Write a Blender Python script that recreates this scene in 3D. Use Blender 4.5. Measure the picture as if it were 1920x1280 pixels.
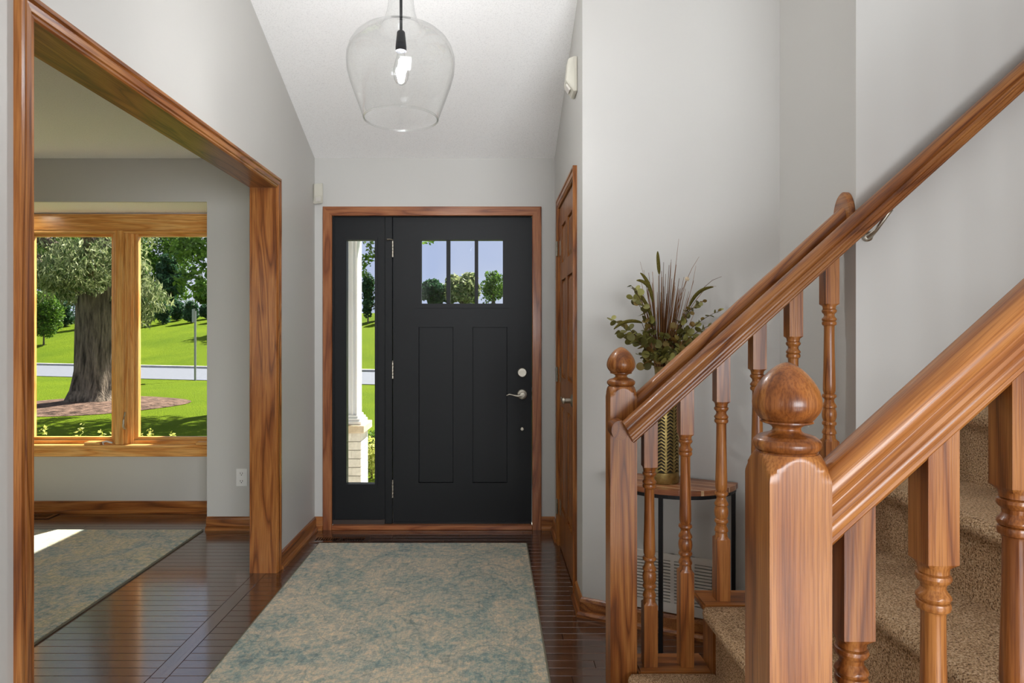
import bpy, bmesh, math, random
from mathutils import Vector, Matrix
random.seed(7)
for _o in list(bpy.data.objects):
    bpy.data.objects.remove(_o)
scene = bpy.context.scene
C = scene.collection
PI = math.pi

# ---------------------------------------------------------------- camera, world, lights
EYE = 1.277
FPX = 1208.0
cam_data = bpy.data.cameras.new('camera')
cam = bpy.data.objects.new('camera', cam_data)
C.objects.link(cam)
cam.location = (0, 0, EYE)
cam.rotation_euler = (PI / 2, 0, 0)
cam_data.sensor_width = 36
cam_data.lens = 36 * FPX / 1920
cam_data.shift_x = 38 / 1920
cam_data.shift_y = -12 / 1920
cam_data.clip_start = 0.02
cam_data.clip_end = 400
scene.camera = cam

world = bpy.data.worlds.new('world')
scene.world = world
world.use_nodes = True
_wn, _wl = world.node_tree.nodes, world.node_tree.links
_bg = _wn['Background']
_bg.inputs[1].default_value = 0.84
_tc = _wn.new('ShaderNodeTexCoord')
_ns = _wn.new('ShaderNodeTexNoise')
_ns.inputs['Scale'].default_value = 2.6
_ns.inputs['Detail'].default_value = 4
_cr = _wn.new('ShaderNodeValToRGB')
_cr.color_ramp.elements[0].position = 0.42
_cr.color_ramp.elements[0].color = (0.50, 0.60, 0.88, 1)
_cr.color_ramp.elements[1].position = 0.72
_cr.color_ramp.elements[1].color = (0.80, 0.84, 0.93, 1)
_wl.new(_tc.outputs['Generated'], _ns.inputs['Vector'])
_wl.new(_ns.outputs['Fac'], _cr.inputs[0])
_wl.new(_cr.outputs[0], _bg.inputs[0])

def light(name, kind, loc, energy, color=(1, 1, 1), target=None, **kw):
    d = bpy.data.lights.new(name, kind)
    d.energy = energy
    d.color = color
    for k, v in kw.items():
        setattr(d, k, v)
    o = bpy.data.objects.new(name, d)
    C.objects.link(o)
    o.location = loc
    if target is not None:
        o.rotation_euler = Vector(target).to_track_quat('-Z', 'Y').to_euler()
    return o

light('sun_offscreen', 'SUN', (6, 20, 25), 18.0, (1, 0.95, 0.86), target=(-0.299, -0.598, -0.743), angle=0.009)
# daylight of the window behind the camera (it shows in the lamp glass and the deadbolt and throws the baluster shadows on the stair wall)
light('window_rear_offscreen', 'AREA', (1.7, -3.59, 1.15), 240, (0.92, 0.96, 1.0), target=(0, 1, 0), shape='RECTANGLE', size=2.8, size_y=1.3)
scene.view_settings.view_transform = 'Standard'
scene.view_settings.look = 'None'
scene.view_settings.gamma = 1
scene.view_settings.use_curve_mapping = False
scene.view_settings.exposure = 0.15

# ---------------------------------------------------------------- helpers
ORG = {}
def setp(o, label=None, cat=None, group=None, kind=None):
    if label: o['label'] = label
    if cat: o['category'] = cat
    if group: o['group'] = group
    if kind: o['kind'] = kind
    return o
def thing(name, loc, label, cat, group=None, kind=None):
    o = bpy.data.objects.new(name, None)
    C.objects.link(o)
    o.empty_display_size = 0.1
    o.location = loc
    ORG[o] = Vector(loc)
    return setp(o, label, cat, group, kind)
def at(px, py, Y):
    """point seen at a photograph pixel, at depth Y"""
    return Vector(((px - 922) / FPX * Y, Y, EYE - (py - 628) / FPX * Y))

class MB:
    def __init__(s):
        s.v = []; s.f = []
    def add(s, verts, faces):
        n = len(s.v)
        s.v += [Vector(p) for p in verts]
        s.f += [[i + n for i in f] for f in faces]
        return s
    def box(s, x0, x1, y0, y1, z0, z1):
        return s.add([(x0, y0, z0), (x1, y0, z0), (x1, y1, z0), (x0, y1, z0), (x0, y0, z1), (x1, y0, z1), (x1, y1, z1), (x0, y1, z1)],
                     [(0, 3, 2, 1), (4, 5, 6, 7), (0, 1, 5, 4), (1, 2, 6, 5), (2, 3, 7, 6), (3, 0, 4, 7)])
    def prism(s, poly, a0, a1, axis):
        """polygon (2-D) extruded along axis 'x' (poly y,z), 'y' (poly x,z) or 'z' (poly x,y)"""
        def p(q, a):
            return {'x': (a, q[0], q[1]), 'y': (q[0], a, q[1]), 'z': (q[0], q[1], a)}[axis]
        n = len(poly)
        vs = [p(q, a0) for q in poly] + [p(q, a1) for q in poly]
        fs = [list(range(n)), list(range(2 * n - 1, n - 1, -1))]
        fs += [(i, (i + 1) % n, n + (i + 1) % n, n + i) for i in range(n)]
        return s.add(vs, fs)
    def loft(s, rings, closed=True, caps=True):
        n = len(rings[0]); vs = [p for r in rings for p in r]; fs = []
        for k in range(len(rings) - 1):
            for i in range(n if closed else n - 1):
                j = (i + 1) % n
                fs.append((k * n + i, k * n + j, (k + 1) * n + j, (k + 1) * n + i))
        if caps and closed:
            fs.append(list(range(n - 1, -1, -1)))
            fs.append(list(range((len(rings) - 1) * n, len(rings) * n)))
        return s.add(vs, fs)
    def lathe(s, prof, c, n=32, axis='z', caps=True):
        rings = []
        for r, h in prof:
            ring = []
            for i in range(n):
                a = 2 * PI * i / n
                u, w = r * math.cos(a), r * math.sin(a)
                ring.append({'z': (c[0] + u, c[1] + w, c[2] + h), 'y': (c[0] + u, c[1] + h, c[2] + w), 'x': (c[0] + h, c[1] + u, c[2] + w)}[axis])
            rings.append(ring)
        return s.loft(rings, True, caps)
    def tube(s, pts, rad, n=8, caps=True):
        pts = [Vector(p) for p in pts]
        rings = []; up = Vector((0.13, 0.21, 0.97))
        for k, p in enumerate(pts):
            t = (pts[min(k + 1, len(pts) - 1)] - pts[max(k - 1, 0)]).normalized()
            a = t.cross(up)
            if a.length < 1e-3: a = t.cross(Vector((1, 0, 0)))
            a.normalize(); b = t.cross(a)
            r = rad[k] if isinstance(rad, (list, tuple)) else rad
            rings.append([p + a * r * math.cos(2 * PI * i / n) + b * r * math.sin(2 * PI * i / n) for i in range(n)])
        return s.loft(rings, True, caps)
    def post(s, c, half, prof, n=32):
        """square post, turned where the profile radius is smaller than the square; prof: (z, radius)"""
        rings = []
        for z, R in prof:
            ring = []
            for i in range(n):
                a = 2 * PI * (i + 0.0) / n + PI / 4
                sq = half / max(abs(math.cos(a)), abs(math.sin(a)))
                r = min(sq, R)
                ring.append((c[0] + r * math.cos(a), c[1] + r * math.sin(a), z))
            rings.append(ring)
        return s.loft(rings)
    def build(s, name, mat, parent=None, bevel=0, smooth=None, org=None, seg=1, recalc=True):
        if parent is not None:
            o0 = ORG[parent]
        elif org is not None:
            o0 = Vector(org)
        else:
            xs = [p.x for p in s.v]; ys = [p.y for p in s.v]; zs = [p.z for p in s.v]
            o0 = Vector(((min(xs) + max(xs)) / 2, (min(ys) + max(ys)) / 2, min(zs)))
        me = bpy.data.meshes.new(name)
        me.from_pydata([tuple(p - o0) for p in s.v], [], s.f)
        if recalc or bevel or smooth:
            bm = bmesh.new(); bm.from_mesh(me)
            if recalc: bmesh.ops.recalc_face_normals(bm, faces=bm.faces)
            if bevel:
                es = [e for e in bm.edges if len(e.link_faces) == 2 and e.calc_face_angle(0) > 0.5]
                bmesh.ops.bevel(bm, geom=es, offset=bevel, segments=seg, affect='EDGES', clamp_overlap=True)
            if smooth:
                for f in bm.faces: f.smooth = True
                for e in bm.edges:
                    e.smooth = len(e.link_faces) == 2 and e.calc_face_angle(0) < math.radians(smooth)
            bm.to_mesh(me); bm.free()
        if mat: me.materials.append(mat)
        o = bpy.data.objects.new(name, me)
        C.objects.link(o)
        if parent is not None: o.parent = parent
        else: o.location = o0
        ORG[o] = o0
        return o

def box(name, mat, x0, x1, y0, y1, z0, z1, parent=None, bevel=0, **kw):
    return MB().box(min(x0, x1), max(x0, x1), min(y0, y1), max(y0, y1), min(z0, z1), max(z0, z1)).build(name, mat, parent, bevel, **kw)
def clone(o, loc, parent=None, rot=None, scale=None):
    c = o.copy(); C.objects.link(c); c.parent = parent; c.location = loc
    if rot is not None: c.rotation_euler = rot
    if scale is not None: c.scale = scale
    return c

# ---------------------------------------------------------------- materials
def lin(*c):
    return tuple((x / 255 / 12.92 if x / 255 <= 0.04045 else ((x / 255 + 0.055) / 1.055) ** 2.4) for x in c) + (1,)
class NT:
    def __init__(s, name):
        s.m = bpy.data.materials.new(name); s.m.use_nodes = True
        s.n = s.m.node_tree.nodes; s.l = s.m.node_tree.links
        s.b = s.n['Principled BSDF']; s.out = s.n['Material Output']
    def node(s, t, **kw):
        n = s.n.new(t)
        for k, v in kw.items():
            if k in n.inputs: n.inputs[k].default_value = v
            else: setattr(n, k, v)
        return n
    def ln(s, a, b): s.l.new(a, b)
    def coords(s, scale=(1, 1, 1), rot=(0, 0, 0), rand=True):
        tc = s.node('ShaderNodeTexCoord'); mp = s.node('ShaderNodeMapping')
        mp.inputs['Scale'].default_value = scale; mp.inputs['Rotation'].default_value = rot
        src = tc.outputs['Object']
        if rand:
            oi = s.node('ShaderNodeObjectInfo'); ad = s.node('ShaderNodeVectorMath', operation='MULTIPLY_ADD')
            ad.inputs[1].default_value = (7.3, 3.7, 5.9)
            s.ln(oi.outputs['Random'], ad.inputs[0]); s.ln(src, ad.inputs[2]); src = ad.outputs[0]
        s.ln(src, mp.inputs['Vector'])
        return mp.outputs[0]
    def noise(s, vec, scale, detail=3, rough=0.55, dist=0.0):
        n = s.node('ShaderNodeTexNoise'); n.inputs['Scale'].default_value = scale
        n.inputs['Detail'].default_value = detail; n.inputs['Roughness'].default_value = rough; n.inputs['Distortion'].default_value = dist
        s.ln(vec, n.inputs['Vector']); return n.outputs['Fac']
    def ramp(s, fac, stops):
        r = s.node('ShaderNodeValToRGB'); e = r.color_ramp.elements
        while len(e) < len(stops): e.new(0.5)
        for i, (p, c) in enumerate(stops): e[i].position = p; e[i].color = c
        s.ln(fac, r.inputs[0]); return r.outputs[0]
    def mix(s, fac, a, b, mode='MIX'):
        m = s.node('ShaderNodeMix', data_type='RGBA', blend_type=mode)
        for inp, v in ((m.inputs[0], fac), (m.inputs[6], a), (m.inputs[7], b)):
            if hasattr(v, 'is_linked') or hasattr(v, 'links'): s.ln(v, inp)
            else: inp.default_value = v
        return m.outputs[2]
    def bump(s, h, strength, dist=0.01):
        b = s.node('ShaderNodeBump'); b.inputs['Strength'].default_value = strength; b.inputs['Distance'].default_value = dist
        s.ln(h, b.inputs['Height']); s.ln(b.outputs[0], s.b.inputs['Normal'])
    def col(s, c):
        if hasattr(c, 'links'): s.ln(c, s.b.inputs['Base Color'])
        else: s.b.inputs['Base Color'].default_value = c
    def set(s, **kw):
        for k, v in kw.items(): s.b.inputs[k.replace('_', ' ')].default_value = v
        return s

def plain(name, c, rough=0.5, metal=0.0, **kw):
    t = NT(name); t.col(c); t.set(Roughness=rough, Metallic=metal, **kw); return t.m

def oak(name, axis, light_c, mid_c, dark_c, rough=0.32, rake=0.0):
    t = NT(name)
    g, a = 0.9, 11.0
    sc = {'x': (g, a, a), 'y': (a, g, a), 'z': (a, a, g)}[axis]
    fine = {'x': (7, 330, 330), 'y': (330, 7, 330), 'z': (330, 330, 7)}[axis]
    v = t.coords(sc, (0, rake, 0)); vf = t.coords(fine, (0, rake, 0))
    if rake:
        for n in t.n:
            if n.bl_idname == 'ShaderNodeMapping': n.vector_type = 'TEXTURE'; n.inputs['Scale'].default_value = tuple(1.0 / x for x in n.inputs['Scale'].default_value)
    n1 = t.noise(v, 1.0, 2, 0.5, 0.6)
    rings = t.node('ShaderNodeMath', operation='MULTIPLY'); t.ln(n1, rings.inputs[0]); rings.inputs[1].default_value = 11.0
    fr = t.node('ShaderNodeMath', operation='PINGPONG'); t.ln(rings.outputs[0], fr.inputs[0]); fr.inputs[1].default_value = 1.0
    base = t.ramp(fr.outputs[0], [(0.0, dark_c), (0.28, mid_c), (0.8, light_c), (1.0, light_c)])
    n2 = t.noise(vf, 1.0, 2, 0.6)
    pores = t.ramp(n2, [(0.38, (0.58, 0.48, 0.40, 1)), (0.56, (1, 1, 1, 1))])
    c = t.mix(0.75, base, pores, 'MULTIPLY')
    oi = t.node('ShaderNodeObjectInfo')
    var = t.ramp(oi.outputs['Random'], [(0, (0.86, 0.84, 0.82, 1)), (1, (1.08, 1.05, 1.02, 1))])
    c = t.mix(1.0, c, var, 'MULTIPLY')
    t.col(c); t.set(Roughness=rough)
    t.b.inputs['Specular IOR Level'].default_value = 0.4; t.b.inputs['Coat Weight'].default_value = 0.12; t.b.inputs['Coat Roughness'].default_value = 0.15
    t.bump(n2, 0.12, 0.002)
    return t.m

OL, OM, OD = lin(172, 113, 58), lin(150, 90, 41), lin(114, 64, 28)
M = {}
for ax in 'xyz':
    M['oak_' + ax] = oak('oak_' + ax, ax, OL, OM, OD)
M['oak_rake'] = oak('oak_rake', 'x', OL, OM, OD, rake=-math.atan(0.893))
DL, DM, DD = lin(176, 114, 72), lin(160, 97, 58), lin(132, 74, 42)
M['door_oak_z'] = oak('door_oak_z', 'z', DL, DM, DD)
M['door_oak_x'] = oak('door_oak_x', 'x', DL, DM, DD)
PL_, PM_, PD_ = lin(246, 194, 120), lin(238, 176, 98), lin(220, 150, 74)
M['pine_x'] = oak('pine_x', 'x', PL_, PM_, PD_)
M['pine_z'] = oak('pine_z', 'z', PL_, PM_, PD_)
for ax in 'xy':
    M['floor_' + ax] = oak('floor_' + ax, ax, lin(92, 58, 36), lin(84, 51, 30), lin(68, 39, 22), rough=0.22)
    _b = M['floor_' + ax].node_tree.nodes['Principled BSDF']
    _b.inputs['Coat Weight'].default_value = 1.0; _b.inputs['Coat Roughness'].default_value = 0.12; _b.inputs['Coat IOR'].default_value = 1.75
M['table_x'] = oak('table_x', 'x', lin(196, 140, 96), lin(150, 90, 58), lin(100, 54, 34))

def wallpaint(name, c):
    t = NT(name); v = t.coords(rand=False)
    n = t.noise(v, 2.0, 3)
    t.col(t.mix(0.04, c, t.ramp(n, [(0.3, (0.5, 0.5, 0.5, 1)), (0.7, (1, 1, 1, 1))]), 'MULTIPLY'))
    t.set(Roughness=0.55); t.bump(t.noise(v, 260, 2), 0.05, 0.002); return t.m
M['wall'] = wallpaint('wall_paint', lin(198, 196, 191))
def popcorn():
    t = NT('popcorn_ceiling'); v = t.coords(rand=False)
    n = t.noise(v, 150, 4, 0.7)
    t.col(t.ramp(n, [(0.33, lin(236, 235, 233)), (0.5, lin(251, 250, 248))])); t.set(Roughness=0.9)
    t.bump(n, 0.3, 0.005); return t.m
M['ceiling'] = popcorn()
def doorpaint():
    t = NT('black_door_paint'); v = t.coords((60, 60, 2), rand=False)
    n = t.noise(v, 3, 3)
    t.col(lin(22, 24, 26)); t.set(Roughness=0.5); t.b.inputs['Specular IOR Level'].default_value = 0.3; t.bump(n, 0.08, 0.002); return t.m
M['black'] = doorpaint()
M['steel'] = plain('satin_nickel', lin(180, 174, 160), 0.38, 1.0)
M['iron'] = plain('black_iron', lin(22, 22, 24), 0.45, 0.3)
M['white'] = plain('white_plastic', lin(232, 231, 228), 0.4)
M['almond'] = plain('almond_plastic', lin(214, 210, 196), 0.45)
M['dark'] = plain('slot_black', lin(16, 15, 14), 0.9)  # flat black for the outlet slots
M['vase_shade'] = plain('vase_hole_shade', lin(46, 38, 24), 0.6, 0.5)  # dark colour painted in for the shade inside the vase piercings
M['grille'] = plain('white_enamel', lin(222, 217, 208), 0.4)
def glass():
    t = NT('clear_glass'); t.n.remove(t.b)
    tr = t.node('ShaderNodeBsdfTransparent'); gl = t.node('ShaderNodeBsdfGlossy'); gl.inputs['Roughness'].default_value = 0.0
    lw = t.node('ShaderNodeLayerWeight'); lw.inputs['Blend'].default_value = 0.5
    pw = t.node('ShaderNodeMath', operation='POWER'); t.ln(lw.outputs['Facing'], pw.inputs[0]); pw.inputs[1].default_value = 3.0
    ma = t.node('ShaderNodeMath', operation='MULTIPLY_ADD'); t.ln(pw.outputs[0], ma.inputs[0]); ma.inputs[1].default_value = 0.85; ma.inputs[2].default_value = 0.03
    tr.inputs['Color'].default_value = (0.985, 0.99, 0.985, 1)
    mx = t.node('ShaderNodeMixShader'); t.ln(ma.outputs[0], mx.inputs[0]); t.ln(tr.outputs[0], mx.inputs[1]); t.ln(gl.outputs[0], mx.inputs[2])
    t.ln(mx.outputs[0], t.out.inputs[0]); return t.m
M['glass'] = glass()
def emit(name, c, s):
    t = NT(name); t.col(c); t.b.inputs['Emission Color'].default_value = c; t.b.inputs['Emission Strength'].default_value = s; return t.m
M['bulb'] = emit('lit_filament', (1, 0.97, 0.95, 1), 40.0)
M['lamp_lens'] = emit('lit_lamp_lens', (1, 0.95, 0.86, 1), 20.0)
def carpet():
    t = NT('tan_carpet'); v = t.coords()
    n = t.noise(v, 230, 2, 0.75); n2 = t.noise(v, 14, 3)
    c = t.ramp(n, [(0.36, lin(104, 72, 44)), (0.45, lin(200, 158, 114)), (0.55, lin(232, 192, 148)), (0.68, lin(252, 230, 194))])
    c = t.mix(0.35, c, t.ramp(n2, [(0.3, (0.66, 0.63, 0.58, 1)), (0.7, (1, 1, 1, 1))]), 'MULTIPLY')
    t.col(c); t.set(Roughness=0.95); t.bump(n, 1.0, 0.012); return t.m
M['carpet'] = carpet()
def rug(name, warm):
    t = NT(name); v = t.coords(rand=False)
    n1 = t.noise(v, 2.6, 6, 0.68, 1.4); n2 = t.noise(v, 46, 4, 0.75); n3 = t.noise(t.coords((120, 10, 1), rand=False), 1.0, 3, 0.6)
    n4 = t.noise(v, 230, 2, 0.7)
    beige = lin(196, 182, 158) if not warm else lin(186, 176, 124)
    base = t.ramp(n1, [(0.32, lin(74, 108, 112)), (0.42, lin(118, 142, 138)), (0.48, lin(160, 162, 148)), (0.56, beige), (0.66, lin(150, 158, 148)), (0.74, lin(92, 124, 128))])
    spk = t.ramp(n2, [(0.36, lin(62, 100, 112)), (0.47, lin(132, 150, 144)), (0.56, lin(196, 184, 158)), (0.68, lin(216, 190, 160))])
    c = t.mix(0.5, base, spk)
    # thin curling lines of the faded pattern
    w = t.noise(v, 2.1, 2, 0.5, 2.2)
    m1 = t.node('ShaderNodeMath', operation='MULTIPLY'); t.ln(w, m1.inputs[0]); m1.inputs[1].default_value = 9.0
    m2 = t.node('ShaderNodeMath', operation='PINGPONG'); t.ln(m1.outputs[0], m2.inputs[0]); m2.inputs[1].default_value = 1.0
    ln_ = t.ramp(m2.outputs[0], [(0.0, (0.42, 0.56, 0.62, 1)), (0.07, (1, 1, 1, 1)), (0.9, (1, 1, 1, 1)), (1.0, (1.22, 1.16, 1.05, 1))])
    c = t.mix(0.8, c, ln_, 'MULTIPLY')
    c = t.mix(0.35, c, t.ramp(n3, [(0.35, (0.62, 0.66, 0.68, 1)), (0.6, (1.18, 1.15, 1.1, 1))]), 'MULTIPLY')
    c = t.mix(0.5, c, t.ramp(n4, [(0.3, (0.6, 0.6, 0.6, 1)), (0.65, (1.2, 1.18, 1.15, 1))]), 'MULTIPLY')
    vo = t.node('ShaderNodeTexVoronoi', feature='DISTANCE_TO_EDGE'); vo.inputs['Scale'].default_value = 4.2
    wv = t.node('ShaderNodeVectorMath', operation='MULTIPLY_ADD'); nc = t.node('ShaderNodeTexNoise'); nc.inputs['Scale'].default_value = 5.0; t.ln(v, nc.inputs['Vector'])
    t.ln(nc.outputs['Color'], wv.inputs[0]); wv.inputs[1].default_value = (0.35, 0.35, 0.35); t.ln(v, wv.inputs[2]); t.ln(wv.outputs[0], vo.inputs['Vector'])
    cr = t.ramp(vo.outputs['Distance'], [(0.0, (0.45, 0.56, 0.6, 1)), (0.028, (1, 1, 1, 1))])
    c = t.mix(0.6, c, cr, 'MULTIPLY')
    c = t.mix(1.0, c, (1.27, 1.2, 1.13, 1), 'MULTIPLY')
    t.col(c); t.set(Roughness=0.9); t.b.inputs['Sheen Weight'].default_value = 0.4
    t.bump(n2, 0.5, 0.01); return t.m
M['rug'] = rug('blue_green_rug_pile', False)
M['rug2'] = rug('olive_blue_rug_pile', True)
M['rug_edge'] = plain('rug_binding', lin(120, 116, 98), 0.9)
def grass():
    t = NT('lawn_grass'); v = t.coords(rand=False)
    n = t.noise(v, 0.35, 4, 0.6); n2 = t.noise(v, 26, 3, 0.75)
    c = t.ramp(n, [(0.3, (0.098, 0.162, 0.006, 1)), (0.7, (0.155, 0.222, 0.009, 1))])
    c = t.mix(0.8, c, t.ramp(n2, [(0.3, (0.45, 0.5, 0.4, 1)), (0.7, (1.35, 1.3, 1.1, 1))]), 'MULTIPLY')
    t.col(c); t.set(Roughness=0.9); t.b.inputs['Specular IOR Level'].default_value = 0.05; t.bump(n2, 1.0, 0.08); return t.m
M['grass'] = grass()
def twotone(name, c0, c1, scale, rough=0.9, bump=0.6, dist=0.02, sc=(1, 1, 1)):
    t = NT(name); v = t.coords(sc); n = t.noise(v, scale, 4, 0.7)
    t.col(t.ramp(n, [(0.35, c0), (0.65, c1)])); t.set(Roughness=rough); t.b.inputs['Specular IOR Level'].default_value = 0.1 if rough > 0.8 else 0.5; t.bump(n, bump, dist); return t.m
M['road'] = twotone('road_asphalt', (0.12, 0.13, 0.15, 1), (0.15, 0.16, 0.185, 1), 6)
M['concrete'] = twotone('concrete', (0.40, 0.39, 0.36, 1), (0.5, 0.49, 0.46, 1), 9)
M['mulch'] = twotone('bark_mulch', (0.022, 0.013, 0.009, 1), (0.18, 0.113, 0.083, 1), 5.5, bump=1, dist=0.06)
M['bark'] = twotone('tree_bark', (0.03, 0.024, 0.019, 1), (0.27, 0.215, 0.165, 1), 5, bump=1, dist=0.08, sc=(2.4, 2.4, 0.32))
def leaf(name, c0, c1, trans=0.35):
    t = NT(name); g = t.node('ShaderNodeNewGeometry')
    c = t.ramp(g.outputs['Random Per Island'], [(0.0, c0), (1.0, c1)])
    t.col(c); t.set(Roughness=0.6); t.b.inputs['Specular IOR Level'].default_value = 0.25
    tl = t.node('ShaderNodeBsdfTranslucent'); t.ln(c, tl.inputs['Color'])
    mx = t.node('ShaderNodeMixShader'); mx.inputs[0].default_value = trans
    t.ln(t.b.outputs[0], mx.inputs[1]); t.ln(tl.outputs[0], mx.inputs[2]); t.ln(mx.outputs[0], t.out.inputs[0]); return t.m
M['leaf_light'] = leaf('leaf_light', (0.03, 0.08, 0.012, 1), (0.46, 0.50, 0.25, 1))
M['leaf_mid'] = leaf('leaf_mid', (0.025, 0.08, 0.010, 1), (0.16, 0.28, 0.036, 1))
M['leaf_dark'] = leaf('leaf_dark', (0.014, 0.045, 0.022, 1), (0.07, 0.16, 0.07, 1))
M['leaf_gold'] = leaf('leaf_gold', (0.30, 0.36, 0.06, 1), (0.62, 0.62, 0.2, 1))
def euc():
    t = NT('eucalyptus_leaf'); oi = t.node('ShaderNodeObjectInfo'); v = t.coords(); n = t.noise(v, 60, 2)
    c = t.ramp(oi.outputs['Random'], [(0, lin(78, 74, 30)), (0.35, lin(112, 108, 48)), (0.7, lin(148, 144, 76)), (1.0, lin(134, 98, 44))])
    c = t.mix(0.4, c, t.ramp(n, [(0.35, (0.6, 0.6, 0.55, 1)), (0.65, (1.1, 1.1, 1.0, 1))]), 'MULTIPLY')
    t.col(c); t.set(Roughness=0.55); return t.m
M['euc'] = euc()
M['euc_stem'] = plain('brown_stem', lin(84, 62, 34), 0.7)
M['straw'] = leaf('dried_grass_stem', lin(96, 58, 30), lin(150, 104, 58), 0.1)
M['foxtail'] = twotone('foxtail_seed_head', lin(92, 84, 32), lin(136, 124, 60), 300, bump=1.0, dist=0.01)
M['cream'] = plain('cream_dried_flower', lin(224, 206, 176), 0.8)
M['bronze'] = twotone('antique_brass', lin(128, 108, 60), lin(172, 150, 92), 30, rough=0.38, bump=0.1)
M['bronze'].node_tree.nodes['Principled BSDF'].inputs['Metallic'].default_value = 0.75
M['brick'] = twotone('painted_brick', lin(206, 200, 190), lin(226, 220, 210), 14, bump=0.4)
M['mortar'] = plain('mortar', lin(176, 170, 160), 0.9)
M['stone'] = twotone('cap_stone', lin(196, 176, 150), lin(214, 196, 172), 10)
M['porch_white'] = plain('porch_white_paint', lin(232, 232, 236), 0.5)
M['siding'] = plain('house_siding', lin(214, 210, 200), 0.7)
M['galv'] = plain('galvanised_steel', lin(150, 152, 150), 0.5, 0.6)

# ---------------------------------------------------------------- room shell
XL, XL2 = -1.165, -1.288        # hall face and side-room face of the left wall
XR = 0.414                      # hall face of the right wall
YF = 4.24                       # inner face of the front wall
XS, YS = 1.153, 2.04            # end face of the stair wall, its face to the stairs
YW = YS + 0.115
SLOPE = 0.402
def ceil_z(y): return min(4.30, 2.44 + SLOPE * (YF - y))
YK = YF - (4.30 - 2.44) / SLOPE
def wall_profile(y0, y1, z0):
    pts = [(y0, z0), (y1, z0), (y1, ceil_z(y1))]
    if y0 < YK < y1: pts.append((YK, 4.30))
    pts.append((y0, ceil_z(y0)))
    return pts

# floor slab and strip-wood boards
REG = [(-1.125, -0.765, 3.9596, 4.0740), (-3.42, -3.08, 4.4744, 4.5888)]      # floor registers: holes in the boards
def slab(mb, x0, x1, y0, y1, r):
    hx0, hx1, hy0, hy1 = r[0] + 0.03, r[1] - 0.03, r[2] + 0.018, r[3] - 0.018
    for c in ((x0, hx0, y0, y1), (hx1, x1, y0, y1), (hx0, hx1, y0, hy0), (hx0, hx1, hy1, y1)): mb.box(*c, -0.2, -0.012)
    return mb
floor = slab(slab(MB(), -5.7, 4.7, -3.7, 4.24, REG[0]), -4.2, -1.874, 4.24, 4.79, REG[1]).build('floor', M['floor_x'])
setp(floor, 'dark brown strip wood floor of the foyer and side room', 'floor', kind='structure')
PW = 0.0572
plank_mesh = {}
def plank(x0, x1, y0, y1, mat, key):
    for r in REG:
        h0, h1 = r[0] + 0.03, r[1] - 0.03
        if r[2] - 0.01 < y0 and y1 < r[3] + 0.01 and x0 < h1 - 0.001 and x1 > h0 + 0.001:
            if h0 - x0 > 0.01: plank(x0, h0, y0, y1, mat, key)
            if x1 - h1 > 0.01: plank(h1, x1, y0, y1, mat, key)
            return
    k = (key, round(x1 - x0, 3), round(y1 - y0, 3))
    if k not in plank_mesh:
        w, d = (x1 - x0) / 2 - 0.0006, (y1 - y0) / 2 - 0.0006
        p = MB().box(-w, w, -d, d, -0.0118, -0.0012)
        p.add([(-w, -d, -0.0012), (w, -d, -0.0012), (w, d, -0.0012), (-w, d, -0.0012), (-w + 0.0012, -d + 0.0012, 0), (w - 0.0012, -d + 0.0012, 0), (w - 0.0012, d - 0.0012, 0), (-w + 0.0012, d - 0.0012, 0)],
              [(0, 1, 5, 4), (1, 2, 6, 5), (2, 3, 7, 6), (3, 0, 4, 7), (4, 5, 6, 7)])
        del p.f[1]
        me = bpy.data.meshes.new('plank')
        me.from_pydata([tuple(v) for v in p.v], [], p.f)
        me.materials.append(mat)
        plank_mesh[k] = me
    o = bpy.data.objects.new('plank', plank_mesh[k])
    C.objects.link(o); o.parent = floor
    o.location = Vector(((x0 + x1) / 2, (y0 + y1) / 2, 0)) - ORG[floor]
rp = random.Random(3)
XB0, XB1 = -1.277, -1.210
y = 1.50
while y < 4.64:
    y1 = min(y + PW, 4.64)
    if y < 4.20:
        # hall boards
        xe = XR + 0.05 if y > 2.95 else 1.2
        cut = round(rp.uniform(-0.9, 0.3), 1)
        if cut - XB1 > 0.25: plank(XB1, cut, y, y1, M['floor_x'], 'h')
        else: cut = XB1
        if xe - cut > 1.4:
            mid = round(rp.uniform(cut + 0.4, xe - 0.4), 1); plank(cut, mid, y, y1, M['floor_x'], 'h'); plank(mid, xe, y, y1, M['floor_x'], 'h')
        else: plank(cut, xe, y, y1, M['floor_x'], 'h')
    # side-room boards
    xw = -4.19 if y > 4.20 else -4.4
    xr = -1.876 if y > 4.20 else XB0
    cut = round(rp.uniform(-2.9, -1.9), 1)
    plank(xw, cut, y, y1, M['floor_x'], 'h')
    if xr - cut > 0.05: plank(cut, xr, y, y1, M['floor_x'], 'h')
    y = y1
for a in range(3):
    plank(XB0, XB1, 1.5 + a * 0.9, 1.5 + (a + 1) * 0.9, M['floor_y'], 'v')

def structure(mb, name, mat, label, cat, **kw):
    return setp(mb.build(name, mat, **kw), label, cat, kind='structure')
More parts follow.
